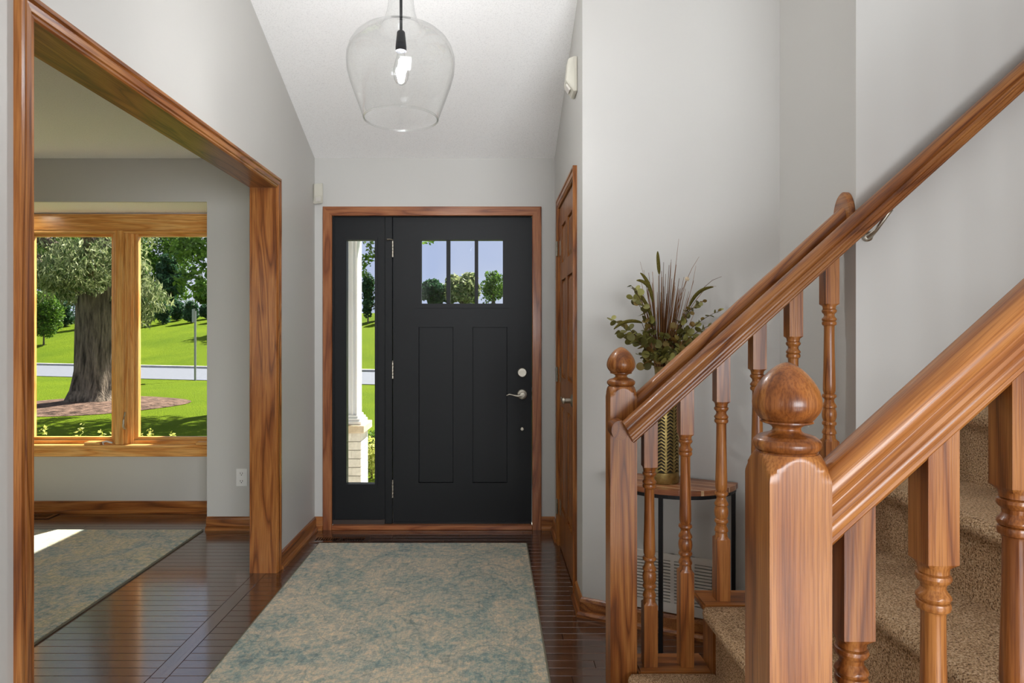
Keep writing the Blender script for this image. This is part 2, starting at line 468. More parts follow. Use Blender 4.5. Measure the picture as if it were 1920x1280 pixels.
# ceilings
cm = MB().prism([(YF + 0.1, 2.40), (YF, 2.44), (YK, 4.30), (-3.7, 4.30), (-3.7, 4.45), (YK, 4.45), (YF + 0.1, 2.59)], XL2, XS, 'x')
cm.prism([(YF + 0.1, 2.40), (YF, 2.44), (YW, ceil_z(YW)), (YW, ceil_z(YW) + 0.15), (YF + 0.1, 2.59)], XS, 4.7, 'x')
structure(cm,
          'ceiling', M['ceiling'], 'white popcorn textured ceiling sloping up over the foyer', 'ceiling')
structure(MB().box(XS, 4.7, -3.7, YW, 5.10, 5.25), 'ceiling_stairwell', M['ceiling'], 'white popcorn textured high ceiling over the stairs', 'ceiling')
structure(MB().prism([(YW, ceil_z(YW)), (YW, 5.10), (-3.7, 5.10), (-3.7, 4.30), (YK, 4.30)], XS, XS + 0.11, 'x'), 'wall_stairwell', M['wall'], 'light grey wall above the foyer ceiling beside the stairwell', 'wall')
structure(MB().box(-5.7, XL2, 0.1, YF, 2.44, 2.56), 'ceiling_side_room', M['ceiling'], 'white popcorn textured flat ceiling of the side room', 'ceiling')
structure(MB().box(-4.2, -1.874, YF + 0.021, 4.79, 2.154, 2.44), 'ceiling_bay', M['ceiling'], 'low textured soffit over the bay window', 'ceiling')
# walls
OY0, OY1, OZ = 1.626, 3.457, 2.068
w = MB()
w.prism(wall_profile(-3.7, -2.2, -0.02), XL2, XL, 'x').prism(wall_profile(-0.6, OY0 - 0.02, -0.02), XL2, XL, 'x').prism(wall_profile(-2.2, -0.6, 1.7), XL2, XL, 'x').box(XL2, XL, -2.2, -0.6, -0.02, 0.5)
w.prism(wall_profile(OY0 - 0.02, OY1 + 0.02, OZ + 0.02), XL2, XL, 'x')
w.prism(wall_profile(OY1 + 0.02, YF, -0.02), XL2, XL, 'x')
structure(w, 'wall_left', M['wall'], 'light grey painted foyer wall with the wide cased opening', 'wall')
DX0, DX1, DZ = (622 - 922) / 286, (998 - 922) / 286, 2.06
w = MB()
w.box(XL2, DX0 - 0.012, YF, YF + 0.15, -0.35, 2.44)
w.box(DX1 + 0.012, 1.3, YF, YF + 0.15, -0.35, 2.44)
w.box(DX0 - 0.012, DX1 + 0.012, YF, YF + 0.15, DZ + 0.012, 2.44)
w.box(DX0 - 0.012, DX1 + 0.012, YF, YF + 0.15, -0.35, -0.012)
w.box(-1.874, XL2, YF, YF + 0.15, -0.35, 2.44)          # side room, right of the bay
w.box(-4.2, -1.874, YF, YF + 0.02, 2.154, 2.44)         # header over the bay
w.box(-5.7, -4.2, YF, YF + 0.15, -0.35, 2.44)
structure(w, 'wall_front', M['wall'], 'light grey front wall around the black entry door', 'wall')
CY0, CY1, CZ = 3.187, 3.907, 2.045                     # closet opening
CR = 2.94                                              # near corner of the right wall
w = MB()
w.prism(wall_profile(CY1, YF, -0.02), XR, XR + 0.115, 'x')
w.prism(wall_profile(CY0, CY1, CZ), XR, XR + 0.115, 'x')
w.prism(wall_profile(CR, CY0, -0.02), XR, XR + 0.115, 'x')
structure(w, 'wall_right', M['wall'], 'narrow light grey wall holding the closet door', 'wall')
P0, P1 = Vector((XR, CR)), Vector((XS, 2.58))
u = (P1 - P0).normalized(); nrm = Vector((-abs(u.y), -u.x))   # towards the camera
nrm = Vector((u.y, -u.x))
def aw(t, d, z=0.0):
    q = P0 + u * t + nrm * d
    return Vector((q.x, q.y, z))
AL = (P1 - P0).length
def top(v): return (v.x, v.y, ceil_z(v.y))
GT0, GT1, GZ_0, GZ_1 = 0.13, 0.59, 0.100, 0.330          # duct opening behind the return grille
def awall(mb, t0, t1, z0, z1=None):
    c = [aw(t0, 0), aw(t1, 0), aw(t1, -0.1), aw(t0, -0.1)]
    return mb.add([(v.x, v.y, z0) for v in c] + [(v.x, v.y, z1) if z1 is not None else top(v) for v in c],
                  [(0, 1, 2, 3), (4, 5, 6, 7), (0, 1, 5, 4), (1, 2, 6, 5), (2, 3, 7, 6), (3, 0, 4, 7)])
w = awall(awall(awall(awall(MB(), 0, GT0, -0.02), GT1, AL, -0.02), GT0, GT1, -0.02, GZ_0), GT0, GT1, GZ_1)
structure(w, 'wall_angled', M['wall'], 'light grey angled wall behind the half-round console table', 'wall')
w = MB().prism(wall_profile(YS, P1.y + 0.05, -0.02), XS, XS + 0.11, 'x')
w.box(XS + 0.11, 4.7, YS, YW, -0.02, 5.10)
structure(w, 'wall_stair', M['wall'], 'light grey wall beside the stairs holding the handrail', 'wall')
structure(MB().prism([(0.92, -0.02), (3.50, -0.02), (3.50, 2.405), (0.92, 0.016)], 0.885, 0.955, 'y'), 'wall_stair_near', M['wall'], 'light grey wall under the open side of the stairs', 'wall')
structure(MB().box(4.6, 4.7, -3.7, YS, -0.02, 5.10), 'wall_end', M['wall'], 'light grey wall at the head of the stairs', 'wall')
structure(MB().box(3.51, 4.6, 0.86, YS, 2.55, 2.7495), 'floor_landing', M['carpet'], 'carpeted landing at the head of the stairs', 'landing')
# rear wall with its low window and an added clerestory opening
w = MB()
low, high = (0.3, 3.1, 0.5, 1.8), (-0.5, 2.9, 3.15, 4.05)
w.box(-5.7, low[0], -3.7, -3.6, -0.02, 2.6).box(low[1], 4.7, -3.7, -3.6, -0.02, 2.6).box(low[0], low[1], -3.7, -3.6, -0.02, low[2]).box(low[0], low[1], -3.7, -3.6, low[3], 2.6)
w.box(-5.7, high[0], -3.7, -3.6, 2.6, 4.30).box(high[1], 4.7, -3.7, -3.6, 2.6, 4.30).box(high[0], high[1], -3.7, -3.6, 2.6, high[2]).box(high[0], high[1], -3.7, -3.6, high[3], 4.30)
w.box(XS, 4.7, -3.7, -3.6, 4.30, 5.10)
structure(w, 'wall_rear', M['wall'], 'light grey rear wall with a low window and an added high one', 'wall')
def plain_window(n, x0, x1, z0, z1, y0, posts, label):
    t = thing('window_%d' % n, ((x0 + x1) / 2, y0 + 0.05, z0), label, 'window', kind='structure')
    for k in range(posts):
        x = x0 + 0.03 + k * (x1 - x0 - 0.06) / (posts - 1)
        box('frame_post', M['oak_z'], x - 0.03, x + 0.03, y0 + 0.02, y0 + 0.10, z0, z1, t)
    for z in (z0 + 0.03, z1 - 0.03): box('frame_rail', M['oak_x'], x0, x1, y0 + 0.02, y0 + 0.10, z - 0.03, z + 0.03, t)
    box('pane', M['glass'], x0, x1, y0 + 0.045, y0 + 0.05, z0, z1, t)
plain_window(3, *low, -3.7, 4, 'wide oak framed window in the rear wall')
plain_window(4, *high, -3.7, 4, 'added high oak framed clerestory window in the rear wall')  # unseen window, added to carry light into the foyer from above
t = thing('window_6', ((XL + XL2) / 2, -1.4, 0.5), 'added oak framed window in the left wall of the rear hall', 'window', kind='structure')  # unseen window added for light on the stair side of the hall
for yy in (-2.17, -1.4, -0.63): box('frame_post', M['oak_z'], XL2 + 0.02, XL - 0.01, yy - 0.03, yy + 0.03, 0.5, 1.7, t)  # posts of the added hall window
for zz in (0.53, 1.67): box('frame_rail', M['oak_y'], XL2 + 0.02, XL - 0.01, -2.2, -0.6, zz - 0.03, zz + 0.03, t)
box('pane', M['glass'], XL2 + 0.05, XL2 + 0.055, -2.2, -0.6, 0.5, 1.7, t)
# side room walls
structure(MB().box(-5.7, -5.6, 0.1, YF, -0.02, 2.44), 'wall_side_room', M['wall'], 'light grey outer wall of the side room', 'wall')
w = MB().box(-5.7, -3.6, 0.0, 0.1, -0.02, 2.44).box(-1.9, XL2, 0.0, 0.1, -0.02, 2.44).box(-3.6, -1.9, 0.0, 0.1, -0.02, 0.7).box(-3.6, -1.9, 0.0, 0.1, 2.1, 2.44)
structure(w, 'wall_side_room_back', M['wall'], 'light grey back wall of the side room', 'wall')
plain_window(5, -3.6, -1.9, 0.7, 2.1, 0.0, 3, 'added oak framed window in the back wall of the side room')  # unseen window, put in only to brighten the side room

# bay: wall under the window, returns
YB = 4.64
BX0, BX1 = -4.2, -1.874
WZ0, WZ1 = 0.405, 2.146
w = MB().box(BX0, BX1, YB, YB + 0.15, -0.35, WZ0 + 0.06).box(BX1, BX1 + 0.1, YF + 0.15, YB + 0.15, -0.35, 2.44).box(BX0 - 0.1, BX0, YF + 0.15, YB + 0.15, -0.35, 2.44)
w.box(BX0, BX1, YB, YB + 0.15, WZ1 - 0.06, 2.154)
structure(w, 'wall_bay', M['wall'], 'light grey bay wall below the picture window', 'wall')

# ---------------------------------------------------------------- trim
CAS = [(0, 0), (0, 0.010), (0.006, 0.014), (0.014, 0.012), (0.018, 0.016), (0.036, 0.018), (0.040, 0.0145), (0.046, 0.020), (0.057, 0.020), (0.057, 0)]
FLAT = [(0, 0), (0, 0.014), (0.004, 0.018), (0.053, 0.018), (0.057, 0.014), (0.057, 0)]
def casing(prof, s0, s1, zt, P, parent, mats, z0=0.0, name='casing', width=None, reveal=0.0):
    """three mitred boards round an opening s0..s1 wide and zt high; P(s, z, proud) -> xyz"""
    k = (width or 0.057) / 0.057
    prof = [(a * k + reveal, b) for a, b in prof]
    MB().loft([[P(s0 - a, z0, b) for a, b in prof], [P(s0 - a, zt + a, b) for a, b in prof]]).build(name, mats[0], parent)
    MB().loft([[P(s0 - a, zt + a, b) for a, b in prof], [P(s1 + a, zt + a, b) for a, b in prof]]).build(name, mats[1], parent)
    MB().loft([[P(s1 + a, zt + a, b) for a, b in prof], [P(s1 + a, z0, b) for a, b in prof]]).build(name, mats[0], parent)
# wide cased opening in the left wall
t = thing('trim_1', (XL, (OY0 + OY1) / 2, 0), 'oak casing and jambs of the wide opening to the side room', 'door casing', kind='structure')
casing(CAS, OY0, OY1, OZ, lambda s, z, d: Vector((XL + d, s, z)), t, (M['oak_z'], M['oak_y']))
casing(CAS, OY0, OY1, OZ, lambda s, z, d: Vector((XL2 - d, s, z)), t, (M['oak_z'], M['oak_y']))
box('jamb', M['oak_z'], XL2 - 0.001, XL + 0.001, OY0 - 0.02, OY0, 0, OZ, t)
box('jamb', M['oak_z'], XL2 - 0.001, XL + 0.001, OY1, OY1 + 0.02, 0, OZ, t)
box('head_jamb', M['oak_y'], XL2 - 0.001, XL + 0.001, OY0 - 0.02, OY1 + 0.02, OZ, OZ + 0.02, t)
# front entry casing
t = thing('trim_2', ((DX0 + DX1) / 2, YF, 0), 'reddish oak casing round the black front door and sidelight', 'door casing', kind='structure')
casing(FLAT, DX0, DX1, DZ, lambda s, z, d: Vector((s, YF - d, z)), t, (M['door_oak_z'], M['door_oak_x']), width=0.060)
box('threshold', M['door_oak_x'], DX0, DX1, YF - 0.02, YF + 0.08, 0, 0.028, t, bevel=0.003)

# baseboards with a shoe moulding
BASE = [(0, 0), (0.030, 0), (0.030, 0.012), (0.022, 0.022), (0.014, 0.024), (0.014, 0.066), (0.010, 0.078), (0.004, 0.084), (0, 0.084)]
def baseboard(name, p0, p1, n, mat, label, e0=0.0, e1=0.0):
    """p0->p1 along the wall foot, n = direction off the wall; e0/e1: mitre (+1 outside corner, -1 inside)"""
    p0, p1, n = Vector(p0), Vector(p1), Vector(n)
    d = (p1 - p0).normalized()
    r0 = [(*(p0 + n * a - d * a * e0), z) for a, z in BASE]
    r1 = [(*(p1 + n * a + d * a * e1), z) for a, z in BASE]
    setp(MB().loft([r0, r1]).build(name, mat), label, 'baseboard', kind='structure')
cx = 0.057
baseboard('baseboard_left', (XL, OY1 + cx), (XL, YF), (1, 0), M['oak_y'], 'oak baseboard on the foyer wall beside the cased opening', 0, -1)
baseboard('baseboard_left_near', (XL, -3.6), (XL, OY0 - cx), (1, 0), M['oak_y'], 'oak baseboard on the left foyer wall behind the cased opening')
baseboard('baseboard_front_left', (XL, YF), (DX0 - 0.060, YF), (0, -1), M['oak_x'], 'short oak baseboard between the corner and the sidelight', -1, 0)
baseboard('baseboard_front_right', (DX1 + 0.060, YF), (XR, YF), (0, -1), M['oak_x'], 'short oak baseboard between the front door and closet wall', 0, -1)
baseboard('baseboard_right_far', (XR, CY1 + cx), (XR, YF), (-1, 0), M['oak_y'], 'short oak baseboard past the closet door hinges', 0, -1)
ang = math.tan(math.acos(max(-1, min(1, nrm.dot(Vector((-1, 0)))))) / 2)
baseboard('baseboard_right_near', (XR, CR), (XR, CY0 - cx), (-1, 0), M['oak_y'], 'oak baseboard between the closet door and the wall corner', ang, 0)
baseboard('baseboard_angled', P0, P1, nrm, M['oak_x'], 'oak baseboard along the angled wall under the console table', ang, 0)
baseboard('baseboard_side_room', (-1.874, YF), (XL2, YF), (0, -1), M['oak_x'], 'oak baseboard in the side room under the wall outlet', 0, 0)
baseboard('baseboard_bay', (BX0, YB), (BX1, YB), (0, -1), M['oak_x'], 'oak baseboard along the bay wall under the window')

# ---------------------------------------------------------------- bay window
wt = thing('window_1', ((BX0 + BX1) / 2, YB, WZ0), 'golden oak casement bay window looking on the front lawn', 'window', kind='structure')
box('head_casing', M['pine_x'], BX0, BX1, YB - 0.02, YB + 0.0, 2.030, WZ1, wt, bevel=0.003)
box('head_casing', M['pine_x'], BX0, BX1, YB - 0.012, YB + 0.06, 2.012, 2.030, wt, bevel=0.002)
box('apron', M['pine_x'], BX0, BX1, YB - 0.02, YB, WZ0, WZ0 + 0.075, wt, bevel=0.003)
box('sill', M['pine_x'], BX0, BX1, YB - 0.03, YB + 0.10, WZ0 + 0.066, WZ0 + 0.084, wt, bevel=0.004)
GZ0, GZ1 = 0.535, 1.995
edges = [BX1, -2.675, -3.44, BX0]
box('frame_head', M['pine_x'], BX0, BX1, YB, YB + 0.12, 2.03, WZ1 - 0.06, wt)
for k, x in enumerate(edges):
    hw = 0.052
    box('mullion', M['pine_z'], x - hw, x + hw, YB + 0.0, YB + 0.12, WZ0 + 0.084, 2.03, wt, bevel=0.003)
    if 0 < k < 3:
        box('mullion_cap', M['pine_z'], x - 0.030, x + 0.030, YB - 0.018, YB + 0.002, WZ0 + 0.084, 2.03, wt, bevel=0.004)
for k in range(3):
    xa, xb = edges[k + 1] + 0.045, edges[k] - 0.045
    sash = thing('sash', ((xa + xb) / 2, YB + 0.08, GZ0), None, None)
    sash.parent = wt; sash.location = ORG[sash] - ORG[wt]
    for (s0, s1, y0, y1, wd) in ((0, 0, YB + 0.035, YB + 0.10, 0.030), (0.030, 0, YB + 0.055, YB + 0.095, 0.022)):
        ia, ib, z0, z1 = xa + s0, xb - s0, GZ0 - 0.052 + s0, GZ1 + 0.052 - s0
        box('stile', M['pine_z'], ia, ia + wd, y0, y1, z0, z1, sash, bevel=0.003)
        box('stile', M['pine_z'], ib - wd, ib, y0, y1, z0, z1, sash, bevel=0.003)
        box('rail', M['pine_x'], ia + wd, ib - wd, y0, y1, z0, z0 + wd, sash, bevel=0.003)
        box('rail', M['pine_x'], ia + wd, ib - wd, y0, y1, z1 - wd, z1, sash, bevel=0.003)
    box('pane', M['glass'], xa + 0.05, xb - 0.05, YB + 0.074, YB + 0.078, GZ0, GZ1, sash)
    # sash lock lever on the stile and folding crank on the sill
    lx = xa - 0.012
    if k < 2:
        lk = MB().tube([(lx, YB - 0.002, 0.60), (lx - 0.002, YB - 0.016, 0.622), (lx, YB - 0.020, 0.66), (lx + 0.004, YB - 0.012, 0.70), (lx + 0.002, YB - 0.002, 0.722)], [0.008, 0.008, 0.006, 0.005, 0.005], 8)
        lk.build('sash_lock', M['steel'], sash, smooth=60)
    cxk = xb - 0.10
    cb = MB().box(cxk - 0.10, cxk + 0.02, YB - 0.035, YB + 0.03, WZ0 + 0.084, WZ0 + 0.106).build('crank_cover', M['pine_x'], sash, bevel=0.006)
    MB().tube([(cxk + 0.03, YB - 0.01, WZ0 + 0.084), (cxk + 0.03, YB - 0.02, WZ0 + 0.105), (cxk + 0.06, YB - 0.024, WZ0 + 0.112), (cxk + 0.10, YB - 0.024, WZ0 + 0.10)], 0.006, 8).build('crank_handle', M['white'], sash, smooth=60)

# recessed lamp in the bay soffit
t = thing('recessed_light', (-3.28, 4.44, 2.154), 'lit round recessed light in the soffit above the bay window', 'ceiling light')
MB().lathe([(0.062, -0.001), (0.085, -0.001), (0.085, -0.005), (0.078, -0.008), (0.062, -0.006)], (-3.28, 4.44, 2.154), 32, caps=False).build('trim_ring', M['white'], t, smooth=40)
MB().lathe([(0.0005, -0.003), (0.062, -0.003), (0.062, -0.001), (0.0005, -0.001)], (-3.28, 4.44, 2.154), 32).build('lens', M['lamp_lens'], t)

# ---------------------------------------------------------------- front door and sidelight
YD = 4.27
def dx(px): return (px - 922) * YD / FPX
def dz(py): return EYE - (py - 628) * YD / FPX
d1 = thing('door_1', (dx(867), YD, 0), 'black craftsman front door with three small panes at the top', 'door', kind='structure')
bk = M['black']
X0, X1, ZB, ZT = dx(737), dx(997), 0.03, dz(407)
L = [dx(790), dx(837), dx(844), dx(890), dx(896.5), dx(943)]
LZ0, LZ1 = dz(569), dz(450)
PZ0, PZ1 = dz(905), dz(613)
PX = [dx(785), dx(850), dx(886), dx(951)]
Yb = YD + 0.045
slab = MB()
slab.box(X0, PX[0], YD, Yb, ZB, ZT).box(PX[3], X1, YD, Yb, ZB, ZT)
slab.box(PX[0], PX[3], YD, Yb, ZB, PZ0).box(PX[0], PX[3], YD, Yb, PZ1, LZ0).box(PX[0], PX[3], YD, Yb, LZ1, ZT)
slab.box(PX[1], PX[2], YD, Yb, PZ0, PZ1)
slab.box(PX[0], L[0], YD, Yb, LZ0, LZ1).box(L[5], PX[3], YD, Yb, LZ0, LZ1)
so = slab.build('slab', bk, d1)
for a, b in ((PX[0], PX[1]), (PX[2], PX[3])):
    box('panel', bk, a + 0.004, b - 0.004, YD + 0.010, YD + 0.030, PZ0 + 0.004, PZ1 - 0.004, d1)
    box('panel_groove', bk, a, b, YD + 0.024, YD + 0.034, PZ0, PZ1, d1)
for a, b in ((L[1], L[2]), (L[3], L[4])):
    box('muntin', bk, a, b, YD - 0.004, Yb, LZ0, LZ1, d1, bevel=0.002)
for a, b in ((0, 1), (2, 3), (4, 5)):
    box('pane', M['glass'], L[a], L[b], YD + 0.02, YD + 0.024, LZ0, LZ1, d1)
fm = 0.030
fx0, fx1, fz0, fz1 = L[0] - fm, L[5] + fm, LZ0 - fm, LZ1 + fm
fr = MB()
fr.box(fx0, L[0], YD - 0.006, YD, fz0, fz1).box(L[5], fx1, YD - 0.006, YD, fz0, fz1).box(L[0], L[5], YD - 0.006, YD, fz0, LZ0).box(L[0], L[5], YD - 0.006, YD, LZ1, fz1)
fr.build('glazing_frame', bk, d1)
box('sweep', M['iron'], X0, X1, YD - 0.004, YD + 0.04, 0.028, 0.042, d1)
for py in (467, 694, 917):
    z = dz(py); h = MB()
    for k in range(5):
        h.lathe([(0.0075, -0.0095), (0.0075, 0.0095)], (X0 - 0.001, YD - 0.007, z - 0.044 + k * 0.022), 12)
    h.lathe([(0.004, 0.0), (0.006, 0.004), (0.003, 0.010)], (X0 - 0.001, YD - 0.007, z + 0.054), 10)
    ho = h.build('hinge', M['steel'], d1, smooth=40)
    if py == 467:
        MB().tube([(X0, YD - 0.012, z + 0.060), (X0 - 0.018, YD - 0.026, z + 0.062), (X0 - 0.036, YD - 0.034, z + 0.058)], [0.004, 0.004, 0.007], 8).build('hinge_stop', M['steel'], ho, smooth=60)
# deadbolt, lever, doorstop stud
lx = dx(979)
db = MB().lathe([(0.0315, 0), (0.0315, -0.008), (0.027, -0.014), (0.0005, -0.014)], (lx, YD, dz(698)), 32, 'y').build('deadbolt', M['steel'], d1, smooth=35)
MB().box(lx - 0.019, lx + 0.019, YD - 0.030, YD - 0.014, dz(698) - 0.006, dz(698) + 0.006).build('thumb_turn', M['steel'], db, bevel=0.004, seg=2)
lv = MB().lathe([(0.034, 0), (0.034, -0.006), (0.030, -0.011), (0.015, -0.014), (0.014, -0.036), (0.017, -0.040), (0.016, -0.052), (0.0005, -0.053)], (lx, YD, dz(739)), 32, 'y').build('lever_rose', M['steel'], d1, smooth=35)
z = dz(739)
MB().tube([(lx, YD - 0.045, z - 0.004), (lx - 0.03, YD - 0.047, z - 0.008), (lx - 0.06, YD - 0.047, z - 0.002), (lx - 0.085, YD - 0.046, z + 0.004), (lx - 0.105, YD - 0.045, z - 0.004)], [0.010, 0.0085, 0.0055, 0.0045, 0.003], 10).build('lever', M['steel'], lv, smooth=60)
MB().lathe([(0.012, 0), (0.012, -0.004), (0.009, -0.007), (0.0005, -0.007)], (lx, YD, dz(804)), 20, 'y').build('viewer_stud', M['steel'], d1, smooth=35)
for k, py in enumerate((730, 746)):
    box('strike_plate', M['steel'], X1 + 0.0004, X1 + 0.003, YD - 0.002, YD + 0.02, dz(py) - 0.014, dz(py) + 0.014, d1)

sl = thing('window_2', (dx(674), YD, 0), 'black framed narrow sidelight window beside the front door', 'sidelight', kind='structure')
S0, S1, G0, G1 = dx(623), dx(728), dx(650), dx(703)
SZ0, SZ1 = dz(907), dz(450)
zt = DZ
st = MB()
st.box(DX0, G0, YD, YD + 0.05, 0.05, zt).box(G1, dx(722), YD, YD + 0.05, 0.05, zt).box(G0, G1, YD, YD + 0.05, 0.05, SZ0).box(G0, G1, YD, YD + 0.05, SZ1, zt)
st.build('sidelight_panel', bk, sl)
fr = MB()
q = 0.018
fr.box(G0 - q, G0, YD - 0.006, YD, SZ0 - q, SZ1 + q).box(G1, G1 + q, YD - 0.006, YD, SZ0 - q, SZ1 + q).box(G0, G1, YD - 0.006, YD, SZ0 - q, SZ0).box(G0, G1, YD - 0.006, YD, SZ1, SZ1 + q)
fr.build('glazing_frame', bk, sl)
box('pane', M['glass'], G0, G1, YD + 0.022, YD + 0.026, SZ0, SZ1, sl)
box('mullion_post', bk, dx(722), dx(736.2), YD - 0.010, YD + 0.06, 0.028, zt, sl, bevel=0.003)
box('frame_edge', bk, DX0 - 0.01, DX0 + 0.008, YD - 0.008, YD + 0.06, 0.028, zt, sl)
box('frame_head', bk, DX0, DX1, YD - 0.004, YD + 0.06, ZT + 0.002, zt + 0.01, sl)
box('frame_edge', bk, X1 + 0.003, DX1 + 0.01, YD - 0.002, YD + 0.06, 0.028, zt, sl)
box('sill_strip', plain('dark_bronze_sill', lin(62, 52, 46), 0.5), DX0, dx(722), YD - 0.012, YD + 0.05, 0.028, 0.056, sl)

# ---------------------------------------------------------------- closet door
cd = thing('door_2', (XR, (CY0 + CY1) / 2, 0), 'oak six panel closet door with nickel lever on the narrow wall', 'door', kind='structure')
casing(CAS, CY0, CY1, CZ, lambda s, z, d: Vector((XR - d, s, z)), cd, (M['oak_z'], M['oak_y']))
for ya, yb in ((CY0, CY0 + 0.004), (CY1 - 0.004, CY1)): box('jamb', M['oak_z'], XR, XR + 0.11, ya, yb, 0, CZ, cd)
xa, xb = XR - 0.002, XR + 0.033
y0, y1 = CY0 + 0.006, CY1 - 0.006
cols = [(y0 + 0.11, (y0 + y1) / 2 - 0.05), ((y0 + y1) / 2 + 0.05, y1 - 0.11)]
rows = [(0.25, 0.86), (1.03, 1.60), (1.70, 1.92)]
s = MB().box(xa, xb, y0, cols[0][0], 0.01, CZ - 0.006).box(xa, xb, cols[1][1], y1, 0.01, CZ - 0.006).box(xa, xb, cols[0][1], cols[1][0], 0.01, CZ - 0.006)
zz = [0.01] + [v for r in rows for v in r] + [CZ - 0.006]
for c in cols:
    for k in range(0, len(zz), 2): s.box(xa, xb, c[0], c[1], zz[k], zz[k + 1])
s.build('slab', M['oak_z'], cd)
for c in cols:
    for r in rows:
        m = 0.028
        p = MB().add([(xa + 0.012, c[0], r[0]), (xa + 0.012, c[1], r[0]), (xa + 0.012, c[1], r[1]), (xa + 0.012, c[0], r[1]),
                      (xa + 0.002, c[0] + m, r[0] + m), (xa + 0.002, c[1] - m, r[0] + m), (xa + 0.002, c[1] - m, r[1] - m), (xa + 0.002, c[0] + m, r[1] - m)],
                     [(0, 1, 5, 4), (1, 2, 6, 5), (2, 3, 7, 6), (3, 0, 4, 7), (4, 5, 6, 7)])
        p.build('raised_panel', M['oak_z'], cd, recalc=False)
for zc in (1.80, 1.04, 0.24):
    h = MB()
    for k in range(3): h.lathe([(0.0065, -0.014), (0.0065, 0.014)], (XR - 0.020, y1 + 0.004, zc - 0.03 + k * 0.03), 10)
    h.box(XR - 0.0205, XR - 0.0190, y1 + 0.004, y1 + 0.03, zc - 0.045, zc + 0.045).box(xa - 0.002, xa, y1 - 0.034, y1 + 0.004, zc - 0.045, zc + 0.045)
    h.build('hinge', M['steel'], cd, smooth=35)
ky, kz = y0 + 0.065, 0.945
kr = MB().lathe([(0.033, 0), (0.033, -0.006), (0.026, -0.012), (0.013, -0.015), (0.013, -0.042), (0.016, -0.046), (0.014, -0.056), (0.0005, -0.057)], (xa, ky, kz), 28, 'x').build('lever_rose', M['steel'], cd, smooth=35)
MB().tube([(xa - 0.048, ky, kz), (xa - 0.050, ky + 0.035, kz - 0.004), (xa - 0.050, ky + 0.07, kz + 0.002), (xa - 0.050, ky + 0.10, kz + 0.008)], [0.010, 0.008, 0.006, 0.004], 10).build('lever', M['steel'], kr, smooth=60)

# ---------------------------------------------------------------- stairs
RISE, RUN, XR1 = 0.2115, 0.2335, 0.467
NST = 13
CFAR, CNEAR = 2.0385, 0.962
st = thing('staircase', (2.0, 1.5, 0), 'tan carpeted staircase with oak tread caps', 'staircase')
def step_section(k):
    xr = XR1 + RUN * (k - 1); xn = xr + RUN; zt = RISE * k; zb = RISE * (k - 1)
    pts = [(xr, zb - 0.001), (xr, zt - 0.052), (xr - 0.006, zt - 0.045), (xr - 0.022, zt - 0.042)]
    for i in range(9):
        a = -PI / 2 - PI * i / 8
        pts.append((xr - 0.022 + 0.020 * math.cos(a), zt - 0.021 + 0.021 * math.sin(a)))
    pts += [(xr + 0.04, zt + 0.0005), (xr + 0.15, zt), (xn + 0.001, zt), (xn + 0.001, zt - 0.02), (xr + 0.03, zt - 0.03), (xr + 0.03, zb - 0.001)]
    return pts
for k in range(1, NST + 1):
    far = CFAR if XR1 + RUN * k < XS + 0.02 else YS - 0.002
    sec = step_section(k)
    ys = [CNEAR, CNEAR + 0.008, CNEAR + 0.025, (CNEAR + far) / 2, far - 0.035, far - 0.012, far - 0.002, far]
    ins = [0.012, 0.004, 0.0, 0.0, 0.0, 0.004, 0.010, 0.02]
    xr = XR1 + RUN * (k - 1)
    if far != CFAR: ins = [0.012, 0.004] + [0] * 6
    rings = [[(x + (e if x < xr + 0.001 else 0), yy, z - (e * 0.5 if z > RISE * k - 0.002 else 0)) for x, z in sec] for yy, e in zip(ys, ins)]
    MB().loft(rings).build('carpet_step', M['carpet'], st, smooth=50)
core = [(XR1 + 0.03, 0)]
for k in range(1, NST + 1):
    core += [(XR1 + RUN * (k - 1) + 0.031, RISE * k - 0.032), (XR1 + RUN * k + 0.03, RISE * k - 0.032)]
core += [(XR1 + RUN * NST, RISE * NST - 0.25), (XR1 + 0.4, 0)]
# oak stringers and tread caps where the stairs are open
for (ya, yb, c0, c1, nopen, xend) in ((2.041, 2.135, 2.0395, 2.168, 3, XS - 0.002), (0.875, 0.960, 0.842, 0.961, NST, XR1 + RUN * NST)):
    sp = [(XR1, 0)]
    for k in range(1, nopen + 1):
        sp += [(XR1 + RUN * (k - 1), RISE * k - 0.026), (XR1 + RUN * k if k < nopen else xend, RISE * k - 0.026)]
    sp += [(xend, 0)] if nopen == 3 else [(xend, RISE * NST - 0.33), (XR1 + 0.42, 0)]
    MB().prism(sp, ya, yb, 'y').build('stringer', M['oak_z'], st)
    for k in range(1, nopen + 1):
        xn = XR1 + RUN * k if k < nopen else xend
        box('tread_cap', M['oak_x'], XR1 + RUN * (k - 1) - (0.028 if k > 1 else 0.0), xn, c0, c1, RISE * k - 0.026, RISE * k - 0.002, st, bevel=0.006, seg=2)

